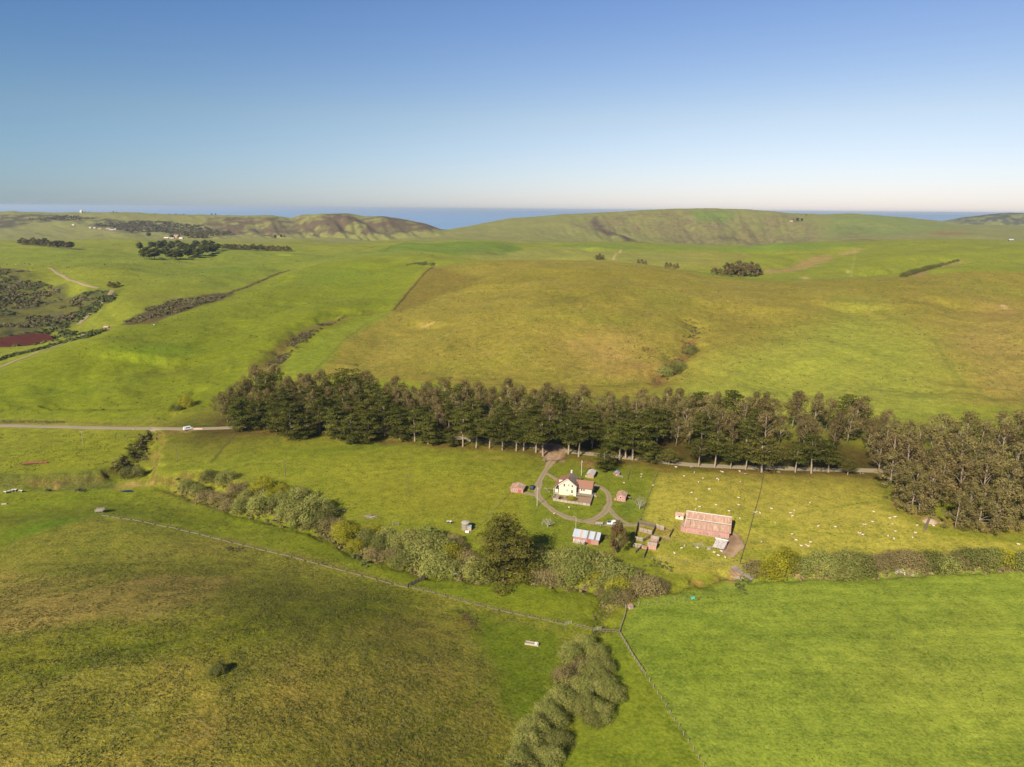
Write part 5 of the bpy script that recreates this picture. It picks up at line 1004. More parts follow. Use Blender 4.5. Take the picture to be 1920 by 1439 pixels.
m.beam((W + .02, -.02, 0), (W + .02, -.02, EH - .2), .14); m.beam((-.02, -.02, 0), (-.02, -.02, EH - .2), .14)
m.build('fascia', M_trim, hs)
# wing
WW, WD, WY, WZ, WE, WR = 6.9, 6.4, 2.6, .9, 3.7, 6.0
gable_shell(WW, WD, WE, WR, 'x', M_white, hs, W + .02, WY, 0, 'wing_wall')
xr = W + WW + .4
hroof((W + .75, WY - .5, WE - .35), (xr, WY - .5, WE - .35), (xr, WY + WD / 2, WR + .05), (W - 1.4, WY + WD / 2, WR + .05), 'wing_roof')
hroof((W + .2, WY + WD / 2, WR + .047), (xr, WY + WD / 2, WR + .047), (xr, WY + WD + .5, WE - .35), (W + .2, WY + WD + .5, WE - .35), 'wing_roof')
window(hs, W + 2.15, 2.55, .75, 1.0, WY); window(hs, W + 3.3, 2.55, .75, 1.0, WY); door(hs, W + .75, WZ, .95, 2.1, M_shed, WY)
m = MB(); m.box((W + WW / 2 + .4, WY - 1.2, WZ - .1), (WW + 1.0, 2.36, .16)); dk = m.build('deck', M_grey, hs)
for k in range(7): MB().box((W + .15 + k * (WW + .6) / 6, WY - 2.3, .15), (.16, .16, 1.3)).build('post', M_dwood, dk)
m = MB(); m.box((W + WW / 2 + .4, WY - 2.33, WZ + .98), (WW + 1.0, .10, .09)); m.box((W + WW + .85, WY - 1.1, WZ + .98), (.10, 2.3, .09))
for k in range(36): m.box((W + .05 + k * (WW + .8) / 35, WY - 2.33, WZ + .5), (.06, .05, .95))
for k in range(10): m.box((W + WW + .85, WY - 2.3 + k * .25, WZ + .5), (.05, .06, .95))
m.build('railing', M_grey, dk)
m = MB(); m.box((W + WW + 1.5, WY + .2, .45), (1.2, 1.6, .9)); m.box((W + WW + 2.4, WY + .2, .22), (.7, 1.6, .45)); m.build('steps', M_grey, dk)
# garden of the house
A = [ground(1036, 938.5), ground(1106.6, 949), ground(1112.4, 931.5), ground(1079.6, 931.5), ground(1044, 929)]
m = MB(); zt = max(p.z for p in A) + .03; zs = [gz(p.x, p.y) + .06 for p in A]; cx = sum(p.x for p in A) / 5; cy = sum(p.y for p in A) / 5
m.add([(p.x, p.y, z) for p, z in zip(A, zs)] + [(cx, cy, gz(cx, cy) + .08)], [(i, (i + 1) % 5, 5) for i in range(5)]); tag(m.build('garden_soil', M_earth), kind='structure')
def panel_fence(name, label, p1, p2, h, mat, cat='fence', group=None, pw_=1.8, world=False, post=M_dwood, boards=0):
    a = Vector(p1) if world else ground(*p1); b = Vector(p2) if world else ground(*p2); L = math.hypot(b.x - a.x, b.y - a.y); n = max(1, round(L / pw_)); r = empty(name, a, 0, label, cat, group)
    for k in range(n + 1):
        q = a.lerp(b, k / n); z = gz(q.x, q.y); MB().box((q.x - a.x, q.y - a.y, z - a.z + h * .5), (.14, .14, h + .5)).build('post', post, r)
    for k in range(n):
        q0 = a.lerp(b, (k + .04) / n); q1 = a.lerp(b, (k + .96) / n); z0 = gz(q0.x, q0.y) - a.z; z1 = gz(q1.x, q1.y) - a.z
        if boards:
            for j in range(boards):
                f = (j + .6) / boards; m = MB(); m.beam((q0.x - a.x, q0.y - a.y, z0 + h * f + random.uniform(-.04, .04)), (q1.x - a.x, q1.y - a.y, z1 + h * f + random.uniform(-.04, .04)), .05, h / boards * .72); m.build('board', mat, r)
        else:
            m = MB(); m.beam((q0.x - a.x, q0.y - a.y, z0 + h * .5), (q1.x - a.x, q1.y - a.y, z1 + h * .5 + random.uniform(-.03, .03)), .06, h * .94); m.build('panel', mat, r)
    return r
GF = 'fence panels of the house garden'
panel_fence('garden_fence', 'low grey board fence along the near side of the house garden', (1036, 939), (1106.6, 949.5), 1.15, M_wood, group=GF)
panel_fence('garden_fence', 'short board fence on the right side of the house garden', (1106.6, 949.5), (1112.4, 931.5), 1.15, M_grey, group=GF)
panel_fence('garden_fence', 'short board fence on the left side of the house garden', (1036, 939), (1040, 929), 1.1, M_wood, group=GF)
r, w_ = frame((1036, 939), (1046.5, 940), 'small open lean-to of weathered boards at the left corner of the garden', 'garden_lean_to', 'shed'); m = MB(); m.box((w_ / 2, .05, .7), (w_, .08, 1.5)); m.box((.05, 1.2, .7), (.08, 2.4, 1.5)); m.box((w_, 1.2, .7), (.08, 2.4, 1.5)); m.build('wall', M_wood, r)
for k in range(5): MB().beam((k * w_ / 4, -.2, 1.55), (k * w_ / 4, 2.7, 1.9), .28, .07).build('slat', M_grey, r)

def small_house(p1, p2, d, h, rh, label, name, wall, roof, axis='y', ovr=.3, nsh=5, group='ranch outbuildings', cat='shed', mats=None):
    r, w_ = frame(p1, p2, label, name, cat, group); gable_shell(w_, d, h, rh, axis, wall, r)
    if axis == 'y':
        s_ = (rh - h) / (w_ / 2); lo = h - s_ * ovr + .03
        sheets(r, (-ovr, d + ovr, lo), (-ovr, -ovr, lo), (w_ / 2, -ovr, rh + .04), (w_ / 2, d + ovr, rh + .04), nsh, mats or roof); sheets(r, (w_ + ovr, -ovr, lo), (w_ + ovr, d + ovr, lo), (w_ / 2, d + ovr, rh + .043), (w_ / 2, -ovr, rh + .043), nsh, mats or roof)
    else:
        s_ = (rh - h) / (d / 2); lo = h - s_ * ovr + .03
        sheets(r, (-ovr, -ovr, lo), (w_ + ovr, -ovr, lo), (w_ + ovr, d / 2, rh + .04), (-ovr, d / 2, rh + .04), nsh, mats or roof); sheets(r, (w_ + ovr, d + ovr, lo), (-ovr, d + ovr, lo), (-ovr, d / 2, rh + .043), (w_ + ovr, d / 2, rh + .043), nsh, mats or roof)
    return r, w_
r, w_ = small_house((957, 923.0), (980.6, 925.6), 5.4, 2.1, 3.0, 'low pink garage with rusty ribbed roof beside a parked dark car', 'garage', M_pink, M_rust); window(r, w_ * .33, 1.3, .8, .6, mull=False); door(r, w_ * .72, 0, 1.5, 1.7, M_red)
r, w_ = small_house((1100.3, 896.2), (1113, 897.8), 5.6, 2.0, 2.7, 'small brown shed with pale grey shingle roof behind the house', 'shed', M_shed, M_greyroof, nsh=4); door(r, w_ * .3, 0, .8, 1.7, M_wood)
MB().box((-.6, 1.2, .35), (.5, .9, .7)).build('wash_tub', M_white, r)
r, w_ = small_house((1152.6, 892.2), (1160.4, 893), 2.2, 1.3, 2.1, 'tiny red coop with blue-grey roof under the trees', 'coop', M_red, M_blue, nsh=2); door(r, w_ * .4, 0, .5, .9, M_wood)
r, w_ = small_house((1155.8, 939.4), (1172.6, 941.8), 4.3, 2.7, 3.6, 'small faded pink shed with rusty gable roof right of the loop driveway', 'shed', M_pink, M_rust, nsh=3)
window(r, w_ * .42, 1.9, .7, .8, mull=False); door(r, w_ * .68, 0, .9, 1.9, M_pink); m = MB(); m.box((w_ + .9, 3.2, 1.3), (1.8, .9, .08)); m.box((w_ + 1.6, 3.5, .6), (.12, .12, 1.4)); m.box((w_ + 1.6, 2.9, .6), (.12, .12, 1.4)); m.build('side_shelf', M_grey, r); MB().box((-.7, 1.0, .4), (.9, 1.2, .8)).build('step_box', M_pink, r)
r, w_ = small_house((1266.4, 973.2), (1281.2, 975.6), 3.2, 1.9, 2.6, 'small white shed with rusty roof at the left end of the big barn', 'shed', M_white, M_rust, axis='x', nsh=4); window(r, w_ * .45, 1.3, .9, .6, mull=False)
# silver roofed shed
strip = lambda k: {4: M_strip, 8: M_dwood, 9: M_silver, 12: M_dwood, 3: M_silver}.get(k, M_silver)
r, w_ = small_house((1074.6, 1015.8), (1121.9, 1023.2), 6.4, 2.5, 4.1, 'long pink shed with silver metal roof above the creek willows', 'shed', M_pink, M_silver, axis='x', nsh=15, mats=strip)
door(r, w_ * .62, 0, 1.7, 2.1, M_red); m = MB(); rr = random.Random(4)
for k in range(90): m.box((.3 + rr.random() * w_ * .44, -.15 - rr.random() * .45, .15 + rr.random() * 1.15), (.35, .3, .28), rr.random() * 3, rr.random(), 0)
m.build('stacked_rubble', M_stone, r)['kind'] = 'stuff'; MB().box((w_ * .3, -.9, .1), (w_ * .62, .12, .2)).build('kerb_board', M_wood, r)
m = MB()
for k in range(8): m.tube([(w_ * .47 + k * .12, -.8 - (k % 3) * .2, .1 + (k % 4) * .2), (w_ * .47 + k * .12 + .25, -.8 - (k % 3) * .2, .12 + (k % 4) * .2)], .38, 8)
m.build('old_tyres', M_tyre, r)
# big barn
bn, BW = frame((1285.2, 998.2), (1366.8, 1010.2), 'big long barn with pink walls and two-step rusty metal roof in the sheep pasture', 'barn', 'barn', 'ranch outbuildings')
d1, h0, h1, h2, h3, d2, d3 = 4.2, 2.6, 3.9, 4.6, 6.0, 8.0, 14.0
prof = [(0, -.8), (0, h0), (d1, h1), (d1, h2), (d2, h3), (d3 - 2, h2 - .3), (d3, 2.7), (d3, -.8)]
m = MB(); n_ = len(prof); m.add([(0, y, z) for y, z in prof] + [(BW, y, z) for y, z in prof], [tuple(reversed(range(n_))), tuple(range(n_, 2 * n_))] + [(i, (i + 1) % n_, n_ + (i + 1) % n_, n_ + i) for i in range(n_)]); m.build('wall', M_pink, bn)
e = .5
sheets(bn, (-e, -.25, h0 - .06), (BW + e, -.25, h0 - .06), (BW + e, d1 + .1, h1 + .06), (-e, d1 + .1, h1 + .06), 22, M_rust); sheets(bn, (-e, d1 - .35, h2 - .12), (BW + e, d1 - .35, h2 - .12), (BW + e, d2, h3 + .07), (-e, d2, h3 + .07), 22, M_rust)
sheets(bn, (BW + e, d3 - 2, h2 - .25), (-e, d3 - 2, h2 - .25), (-e, d2, h3 + .073), (BW + e, d2, h3 + .073), 22, M_rust); sheets(bn, (BW + e, d3 + .4, 2.6), (-e, d3 + .4, 2.6), (-e, d3 - 2, h2 - .24), (BW + e, d3 - 2, h2 - .24), 22, M_rust)
MB().box((BW / 2, d1 - .03, (h1 + h2) / 2), (BW * .995, .06, h2 - h1 - .05)).build('gap_shade_strip', M_dwood, bn)  # dark strip put in as the shade of the gap under the upper roof
for k in range(2): MB().beam((-e, (d1 - .42, -.3)[k], (h2 - .06, h0 - .02)[k]), (BW + e, (d1 - .42, -.3)[k], (h2 - .06, h0 - .02)[k]), .12, .14).build('eave_trim', M_trim if k == 0 else M_pink, bn)
m = MB(); m.box((BW / 2, d2, h3 + .16), (BW + 1.1, .5, .10)); m.build('ridge_cap', M_trim, bn)
m = MB(); m.beam((-e - .04, -e, h0 - .1), (-e - .04, d1, h1 + .1), .12, .22); m.beam((-e - .04, d1 - .3, h2), (-e - .04, d2, h3 + .12), .12, .22); m.build('barge_board', M_trim, bn)
for k in range(4): MB().box((BW * .09, .8 + k * .75, h0 + .20 + (.8 + k * .75) * .40), (.3, .35, .08), 0, .4).build('roof_vent', M_dwood, bn)
for f in (.27, .44, .70): door(bn, BW * f, 0, 1.6, 1.8, M_pink); MB().box((BW * f + 1.2, -.1, .5), (.25, .2, 1.0)).build('post', M_dwood, bn)
MB().box((BW * .5, -.55, .25), (BW * .96, .12, .3)).build('foot_board', M_wood, bn)
m = MB(); m.box((-1.0, 3.0, 1.0), (1.9, 5.6, 2.0)); m.build('side_lean_to', M_pink, bn); MB().quad((-2.1, .1, 1.9), (-.02, .1, 2.5), (-.02, 6.0, 2.5), (-2.1, 6.0, 1.9), .08).build('side_roof', M_rust, bn)
# roofed rack with mottled roof beneath the barn's right end
r, w_ = frame((1336.2, 1029), (1356.5, 1033.4), 'low mottled lean-to shelter with white front beam below the barn', 'shelter', 'shelter', 'ranch outbuildings')
m = MB(); m.quad((-.1, -.2, .7), (w_ + .1, -.2, .7), (w_ + .6, 5.0, 2.1), (.4, 5.0, 2.1), .1); m.build('roof', M_stone, r)
for x in (.1, w_ / 2, w_ - .1):
    MB().box((x, .1, .3), (.14, .14, .8)).build('post', M_dwood, r); MB().box((x + .4, 4.8, .9), (.14, .14, 2.2)).build('post', M_dwood, r)
m = MB(); m.box((w_ / 2 + .3, 5.15, 2.3), (w_ + 1.0, .35, .22)); m.build('front_beam', M_wpaint, r); MB().box((w_ + .55, 2.4, 1.0), (.1, 4.8, 1.1), 0, .27).build('side_wall', M_wood, r)
m = MB(); m.tube([(-1.2, -.8, 0), (-1.2, -.8, .6)], [.9, .9], 12); m.build('feed_ring', M_wood, r)
# corral
CG = 'board walls of the corral'
for i, (p, q, h, mt, lb) in enumerate([((1195, 983), (1228, 990), 2.0, M_dwood, 'dark board wall along the top of the corral'), ((1229, 990), (1245, 995), 1.9, M_wood, 'paler board wall continuing the corral top to the right'), ((1196, 984), (1190, 1012), 1.6, M_dwood, 'dark left outer wall of the corral'),
        ((1198, 997), (1222, 1003), 1.9, M_wood, 'pale board inner wall across the upper pen'), ((1229, 991), (1222, 1006), 1.6, M_dwood, 'dark slanting wall right of the upper pen'), ((1189.5, 1013), (1205, 1016), 1.7, M_wood, 'short pale wall across the middle left of the corral'),
        ((1207, 1016.5), (1220, 1009), 1.5, M_dwood, 'dark diagonal wall leading to the chute sheds'), ((1190, 1013), (1186.5, 1025), 1.5, M_dwood, 'short dark lower left wall of the corral'), ((1186.5, 1026), (1204, 1028.5), 1.8, M_wood, 'pale lower left wall of the corral'),
        ((1203, 1029), (1213.5, 1032), 1.6, M_pink, 'short pink wall at the lower gate of the corral'), ((1206, 1025), (1191.5, 1039), 1.3, M_dwood, 'dark diagonal wing wall at the foot of the corral'), ((1213.5, 1032), (1207, 1048), 1.3, M_dwood, 'long dark wing wall pointing down from the corral'),
        ((1262, 995), (1254.5, 1010), 1.3, M_dwood, 'lone dark wall right of the corral'), ((1236, 1010), (1230, 1026), 1.4, M_dwood, 'dark wall right of the chute sheds')]):
    panel_fence('corral_wall', lb, p, q, h, mt, 'wall', CG, 1.9, boards=4)
for p, q, d_, lb in (((1220, 1017.5), (1234, 1020), 3.0, 'upper pink chute shed with grey roof in the corral'), ((1214, 1029.5), (1230, 1032), 3.0, 'lower pink chute shed with grey roof in the corral')):
    r, w_ = small_house(p, q, d_, 1.9, 2.3, lb, 'chute_shed', M_pink, M_wood, 'x', .15, 5, 'ranch outbuildings')

# --- utility poles
PG = 'utility poles across the ranch'
def pole(px, py, h, mat, label, arm=True, rad=.18):
    p = ground(px, py); r = empty('utility_pole', p, .35, label, 'utility pole', PG); MB().tube([(0, 0, -.5), (0, 0, h)], [rad, rad * .7], 7).build('pole', mat, r)
    if arm:
        c = MB().box((0, 0, h - .35), (1.7, .12, .14)).build('crossarm', mat, r)
        for x in (-.7, 0, .7): MB().tube([(x, 0, h - .28), (x, 0, h - .02)], [.07, .05], 6).build('insulator', M_lamp, c)
    else: MB().box((0, -.3, h - .8), (.4, .4, .7)).build('transformer', M_lamp, r)
    return p + Vector((0, 0, h - .1))
T = [pole(156, 836.5, 8.6, M_lamp, 'pale thin utility pole in the pasture just below the road', True, .08), pole(333, 864.5, 9.2, M_dwood, 'dark utility pole right of the eroded gully'), pole(535.2, 895.6, 9.2, M_dwood, 'dark utility pole above the yellow-topped creek willows'),
     pole(765.4, 923.6, 8.8, M_dwood, 'dark utility pole in the middle of the open pasture'), pole(1007, 949.2, 9.4, M_lamp, 'pale utility pole beside the pink garage', False, .17), pole(1090, 892, 8.2, M_lamp, 'pale utility pole between the house and the grey shed', False)]
w_o = MB()
for a, b in zip(T[:-1], T[1:]):
    pts = [(a.lerp(b, t) - Vector((0, 0, 4 * t * (1 - t) * 2.2))) for t in np.linspace(0, 1, 13)]; w_o.tube(pts, .012, 3, False)
tag(w_o.build('power_line', M_dwood), 'thin sagging power line strung over the pasture to the house', 'power line')
p = ground(1079.5, 992.5); r = empty('yard_lamp', p, 0, 'pale yard lamp pole behind the silver-roofed shed', 'lamp'); MB().tube([(0, 0, -.3), (0, 0, 5.2), (-.3, 0, 5.7), (-1.0, 0, 5.9)], [.10, .08, .06, .05], 6).build('pole', M_lamp, r); MB().box((-1.1, 0, 5.85), (.5, .25, .15)).build('lamp_head', M_lamp, r)

# --- fences
def fence(pts, label, spacing, h, mat=M_post, rails=0, wires=3, pw=.11, lean=.04, group='post fences of the ranch', cat='fence', base_board=False):
    P = resample(wpoly(pts), spacing); a = Vector((P[0, 0], P[0, 1], gz(*P[0]))); r = empty('fence', a, 0, label, cat, group)
    me = MB().box((0, 0, h / 2 - .15), (pw, pw, h + .3)).mesh('post', mat); Q = []
    for k, (x, y) in enumerate(P[:300]):
        o = link('post', me, r, (x - a.x, y - a.y, gz(x, y) - a.z)); o.rotation_euler = (random.gauss(0, lean), random.gauss(0, lean), random.random() * 3); o.scale = (random.uniform(.8, 1.25),) * 2 + (random.uniform(.85, 1.15),)
    for x, y in P: Q.append(Vector((x - a.x, y - a.y, gz(x, y) - a.z)))
    m = MB()
    for j in range(rails):
        for q0, q1 in zip(Q[:-1], Q[1:]): m.beam(q0 + Vector((0, 0, h * (j + .7) / (rails + .3))), q1 + Vector((0, 0, h * (j + .7) / (rails + .3))), .06, .16)
    if rails: m.build('rails', mat, r)['kind'] = 'stuff'
    m = MB()
    for j in range(wires): m.tube([q + Vector((0, 0, h * (j + .9) / (wires + .2))) for q in Q], .015, 3, False)
    if wires: m.build('wires', M_wire, r)
    if base_board:
        m = MB()
        for i, (q0, q1) in enumerate(zip(Q[:-1], Q[1:])):
            if (i * 7 + i // 5) % 6: m.beam(q0 + Vector((0, 0, .22)), q1 + Vector((0, 0, .22)), .07, .34)
        m.build('foot_boards', mat, r)['kind'] = 'stuff'
    return r
fence([(186, 966), (215, 971), (260, 978), (330, 992), (400, 1010), (500, 1035), (600, 1060), (680, 1081), (740, 1098), (764, 1103)], 'long grey-brown stake fence from the hay wagon down to the diagonal plank wall', 1.25, 1.25, base_board=True, wires=2, lean=.07)
fence([(768, 1103), (800, 1109), (850, 1124), (900, 1137), (950, 1149), (1000, 1159), (1058, 1172)], 'stake fence from the diagonal plank wall to the open gateway', .95, 1.3, base_board=True, wires=2, lean=.07)
fence([(1077, 1174.5), (1092, 1179), (1110, 1183)], 'short rail fence right of the open gateway', 1.0, 1.3, rails=2, wires=0)
fence([(1126, 1185), (1140, 1186.5), (1161, 1188)], 'short reddish rail fence ending at the fence junction', 1.0, 1.3, rails=2, wires=0)
fence([(1161, 1188), (1166, 1172), (1172, 1156), (1175, 1140), (1173, 1133), (1160, 1128), (1148, 1125)], 'pale rail fence climbing from the fence junction to the red-roofed box', 1.3, 1.25, M_grey, rails=2, wires=0)
fence([(1161, 1188), (1172, 1206), (1182, 1226), (1196, 1246), (1208, 1264)], 'pale board fence descending right of the foreground willow clump', 1.6, 1.2, M_grey, rails=2, wires=1)
fence([(1210, 1268), (1228, 1294), (1246, 1322), (1262, 1350), (1278, 1374), (1294, 1400), (1310, 1425), (1330, 1455)], 'sparse post and wire fence running out of the bottom of the photo', 2.6, 1.25, M_grey, wires=3)
fence([(1232, 888), (1225, 905), (1218, 925), (1211, 945), (1204, 965), (1198, 982)], 'post and wire fence between the house lawn and the sheep pasture', 2.2, 1.2, wires=3)
fence([(1431, 888), (1428, 910), (1422, 935), (1415, 960), (1408, 985), (1402, 1010), (1395, 1030), (1387, 1058)], 'post fence crossing the sheep pasture right of the barn', 1.6, 1.25, rails=1, wires=2)
fence([(1020, 870), (1000, 886), (980, 902), (958, 922)], 'post and wire fence from the gate to the pink garage', 2.6, 1.2, wires=3)
fence([(956, 924), (940, 943), (922, 962), (905, 982), (893, 992), (880, 1004), (874, 1012)], 'post and wire fence from the pink garage down to the water tank', 2.6, 1.2, wires=3)
fence([(1255, 1012), (1290, 1022), (1335, 1033)], 'wire fence below the barn from the corral to the mottled shelter', 2.8, 1.1, M_grey, wires=3)
fence([(1207, 1048), (1250, 1051), (1300, 1056), (1350, 1060), (1384, 1061)], 'faint wire fence along the bank beneath the sheep by the barn', 3.0, 1.1, M_grey, wires=3)
fence([(1180, 1138), (1220, 1134), (1262, 1129), (1298, 1123)], 'low wire fence from the red-roofed box to the turquoise drum', 3.0, 1.0, M_grey, wires=2)
fence([(440, 815), (425, 833), (410, 851), (394, 869)], 'dark post fence from the tree belt end down to the willows', 2.5, 1.2, M_dwood, wires=3)
fence([(1150, 890), (1168, 897)], 'tiny pen fence beside the red coop', 1.2, 1.1, M_grey, rails=2, wires=0); fence([(1181, 883), (1176, 902)], 'short row of posts right of the red coop', 1.1, 1.1, M_dwood, rails=1, wires=0)
fence([(1022, 917), (1030, 925)], 'few white posts beside the footpath left of the house', 1.2, .9, M_lamp, wires=1)
fence([(0, 793), (90, 796), (200, 800), (280, 803)], 'low roadside fence left of the parked white van', 5, 1.1, wires=2)
panel_fence('plank_wall', 'dark diagonal plank wall jutting from the long stake fence', (764, 1103), (795, 1088), 1.5, M_dwood, 'wall', boards=4)
# ranch gate
g0 = ground(1022, 868); g1 = ground(1042, 869); r = empty('ranch_gate', g0, math.atan2(g1.y - g0.y, g1.x - g0.x), 'dark timber gate frame with flared side rails where the driveway leaves the tree belt', 'gate'); L = (g1 - g0).length
for x in (0, L): MB().box((x, 0, 1.5), (.28, .28, 3.6)).build('post', M_dwood, r)
MB().box((L / 2, 0, 2.9), (L + .5, .22, .28)).build('crossbar', M_dwood, r)
for (x0, y0, x1, y1) in ((0, 0, -.6, 4.5), (L, 0, L + 4.8, 6.2)):
    for z in (.5, .95, 1.4): MB().beam((x0, y0, z), (x1, y1, z), .06, .2).build('rail', M_dwood, r)
    for t in (.33, .66, 1.0): MB().box((x0 + (x1 - x0) * t, y0 + (y1 - y0) * t, .7), (.16, .16, 1.9)).build('post', M_dwood, r)
MB().box((L / 2, .4, .03), (L * .8, 1.6, .06)).build('cattle_grid', M_pink, r)
for px, lb in ((1064, 'pale metal farm gate hanging open right of the long stake fence'), (1118, 'pale metal farm gate at the top of the foreground willow clump')):
    a = ground(px - 5, 1174 if px < 1100 else 1184); b = ground(px + 8, 1170 if px < 1100 else 1186); r = empty('metal_gate', a, math.atan2(b.y - a.y, b.x - a.x), lb, 'gate', 'metal farm gates'); L = (b - a).length
    for z in (.3, .6, .9, 1.2): MB().beam((0, 0, z), (L, 0, z), .05).build('bar', M_lamp, r)
    for x in (0, L / 2, L): MB().beam((x, 0, 0), (x, 0, 1.25), .06).build('upright', M_lamp, r)

# --- vehicles
def wheel(par, x, y, rad, wid=.24):
    t = MB().tube([(x, y - wid / 2, rad), (x, y + wid / 2, rad)], rad, 14).build('wheel', M_tyre, par)
    MB().tube([(x, y - wid / 2 - .02, rad), (x, y + wid / 2 + .02, rad)], rad * .6, 10).build('rim', M_rim, t)
def side_solid(prof, w_, top_in=.12, zt=None):
    """extrude an x-z side profile across y; vertices above zt lean inward"""
    m = MB(); n = len(prof); zt = zt or 1e9; vs = []
    for s in (-1, 1): vs += [(x, s * (w_ / 2 - (top_in if z > zt else 0)), z) for x, z in prof]
    return m.add(vs, [tuple(range(n)), tuple(reversed(range(n, 2 * n)))] + [((i + 1) % n, i, n + i, n + (i + 1) % n) for i in range(n)])
def vehicle(p1, p2, label, kind, paint, name, cat):
    a = ground(*p1); b = ground(*p2); c = (a + b) / 2; c.z = gz(c.x, c.y) + .12; r = empty(name, c, math.atan2(b.y - a.y, b.x - a.x), label, cat)
    if kind == 'truck':
        L = 6.0; side_solid([(-3, .5), (3, .5), (3, .95), (2.75, 1.12), (1.3, 1.2), (-.75, 1.2), (-3, 1.15)], 1.95).build('body', paint, r)
        side_solid([(-.8, 1.18), (1.35, 1.18), (.75, 1.88), (-.7, 1.9)], 1.8, .14, 1.5).build('cab', paint, r)
        m = MB(); m.quad((1.32, -.75, 1.25), (1.32, .75, 1.25), (.82, .65, 1.82), (.82, -.65, 1.82), .03); m.build('windscreen', M_glass, r)
        for s in (-1, 1):
            m = MB(); m.box((.35, s * .86, 1.53), (.7, .06, .40)); m.build('side_window', M_glass, r); m = MB(); m.box((-.4, s * .86, 1.53), (.5, .06, .40)); m.build('side_window', M_glass, r)
            m = MB(); m.box((3.0, s * .75, .85), (.06, .3, .2)); m.build('headlight', M_glass, r)
        m = MB(); m.box((-1.9, 0, 1.19), (2.0, 1.6, .06)); m.build('truck_bed', M_dpaint, r); MB().box((-1.0, 0, 1.35), (.4, 1.7, .35)).build('tool_box', M_wpaint, r)
        MB().box((3.05, 0, .58), (.12, 1.9, .2)).build('bumper', M_rim, r)
        for x in (-1.85, 1.95):
            for s in (-1, 1): wheel(r, x, s * .88, .42)
    else:
        bx = [(-2.1, .4), (2.1, .4), (2.15, .85), (1.3, 1.0), (-1.9, 1.05), (-2.15, .9)] if kind == 'car' else [(-2.6, .4), (2.6, .4), (2.65, 1.0), (1.9, 1.15), (-2.6, 1.2)]
        rf = [(-1.85, 1.02), (1.25, .99), (.55, 1.5), (-1.4, 1.55)] if kind == 'car' else [(-2.6, 1.18), (1.9, 1.13), (1.2, 2.1), (-2.5, 2.15)]
        w_ = 1.8; zt = 1.3; side_solid(bx, w_).build('body', paint, r); side_solid(rf, w_ - .1, .14, zt).build('cabin', paint, r); top = rf[2][1]; m = MB()
        m.quad((rf[1][0] - .02, -.7, 1.06 if kind == 'car' else 1.25), (rf[1][0] - .02, .7, 1.06 if kind == 'car' else 1.25), (rf[2][0] + .05, .62, top - .06), (rf[2][0] + .05, -.62, top - .06), .03); m.build('windscreen', M_glass, r)
        for s in (-1, 1):
            for x0 in (-.9, .3): MB().box((x0, s * (w_ / 2 - .07), (top + 1.05) / 2 + .02), (.95, .05, (top - 1.05) * .6)).build('side_window', M_glass, r)
            MB().box((bx[2][0] - .02, s * .65, .75), (.06, .28, .16)).build('headlight', M_lamp, r)
        MB().box((rf[0][0] + .08, 0, (top + 1.05) / 2), (.06, 1.2, (top - 1.05) * .6)).build('rear_window', M_glass, r)
        for x in (bx[0][0] + .75, bx[1][0] - .75):
            for s in (-1, 1): wheel(r, x, s * .82, .34)
    return r
vehicle((1139.5, 984), (1163, 985.5), 'white pickup truck parked on the track right of the loop driveway', 'truck', M_wpaint, 'pickup_truck', 'truck')
vehicle((996, 920.5), (999.5, 913), 'dark blue car parked beside the pink garage', 'car', M_dpaint, 'parked_car', 'car')
v = vehicle((347, 808), (359, 805.2), 'white van parked at the roadside by the end of the tree belt', 'van', M_wpaint, 'parked_van', 'van')
a = ground(1117, 984); b = ground(1134, 984.5); r = empty('flat_trailer', (a.x, a.y, gz(a.x, a.y) + .1), math.atan2(b.y - a.y, b.x - a.x), 'empty flat trailer hitched behind the white pickup truck', 'trailer'); L = (b - a).length
MB().box((L * .38, 0, .72), (L * .8, 1.9, .14)).build('bed', M_wood, r); MB().beam((L * .78, 0, .6), (L * 1.2, 0, .5), .12).build('drawbar', M_dwood, r); MB().box((L * .78, 0, 1.0), (.08, 1.9, .5)).build('front_board', M_wood, r)
for x in (L * .32, L * .52):
    for s in (-1, 1): wheel(r, x, s * 1.0, .36)
a = ground(363, 805.5); b = ground(380, 805.5); r = empty('roadside_trough', a, math.atan2(b.y - a.y, b.x - a.x), 'low pale pink roadside barrier right of the white van', 'barrier'); L = (b - a).length
MB().box((L / 2, 0, .4), (L, .25, .5)).build('rail', simple('pale_pink_paint', (.6, .42, .36)), r)
for k in range(4): MB().box((L * k / 3, .18, .3), (.15, .12, .8)).build('post', M_dwood, r)

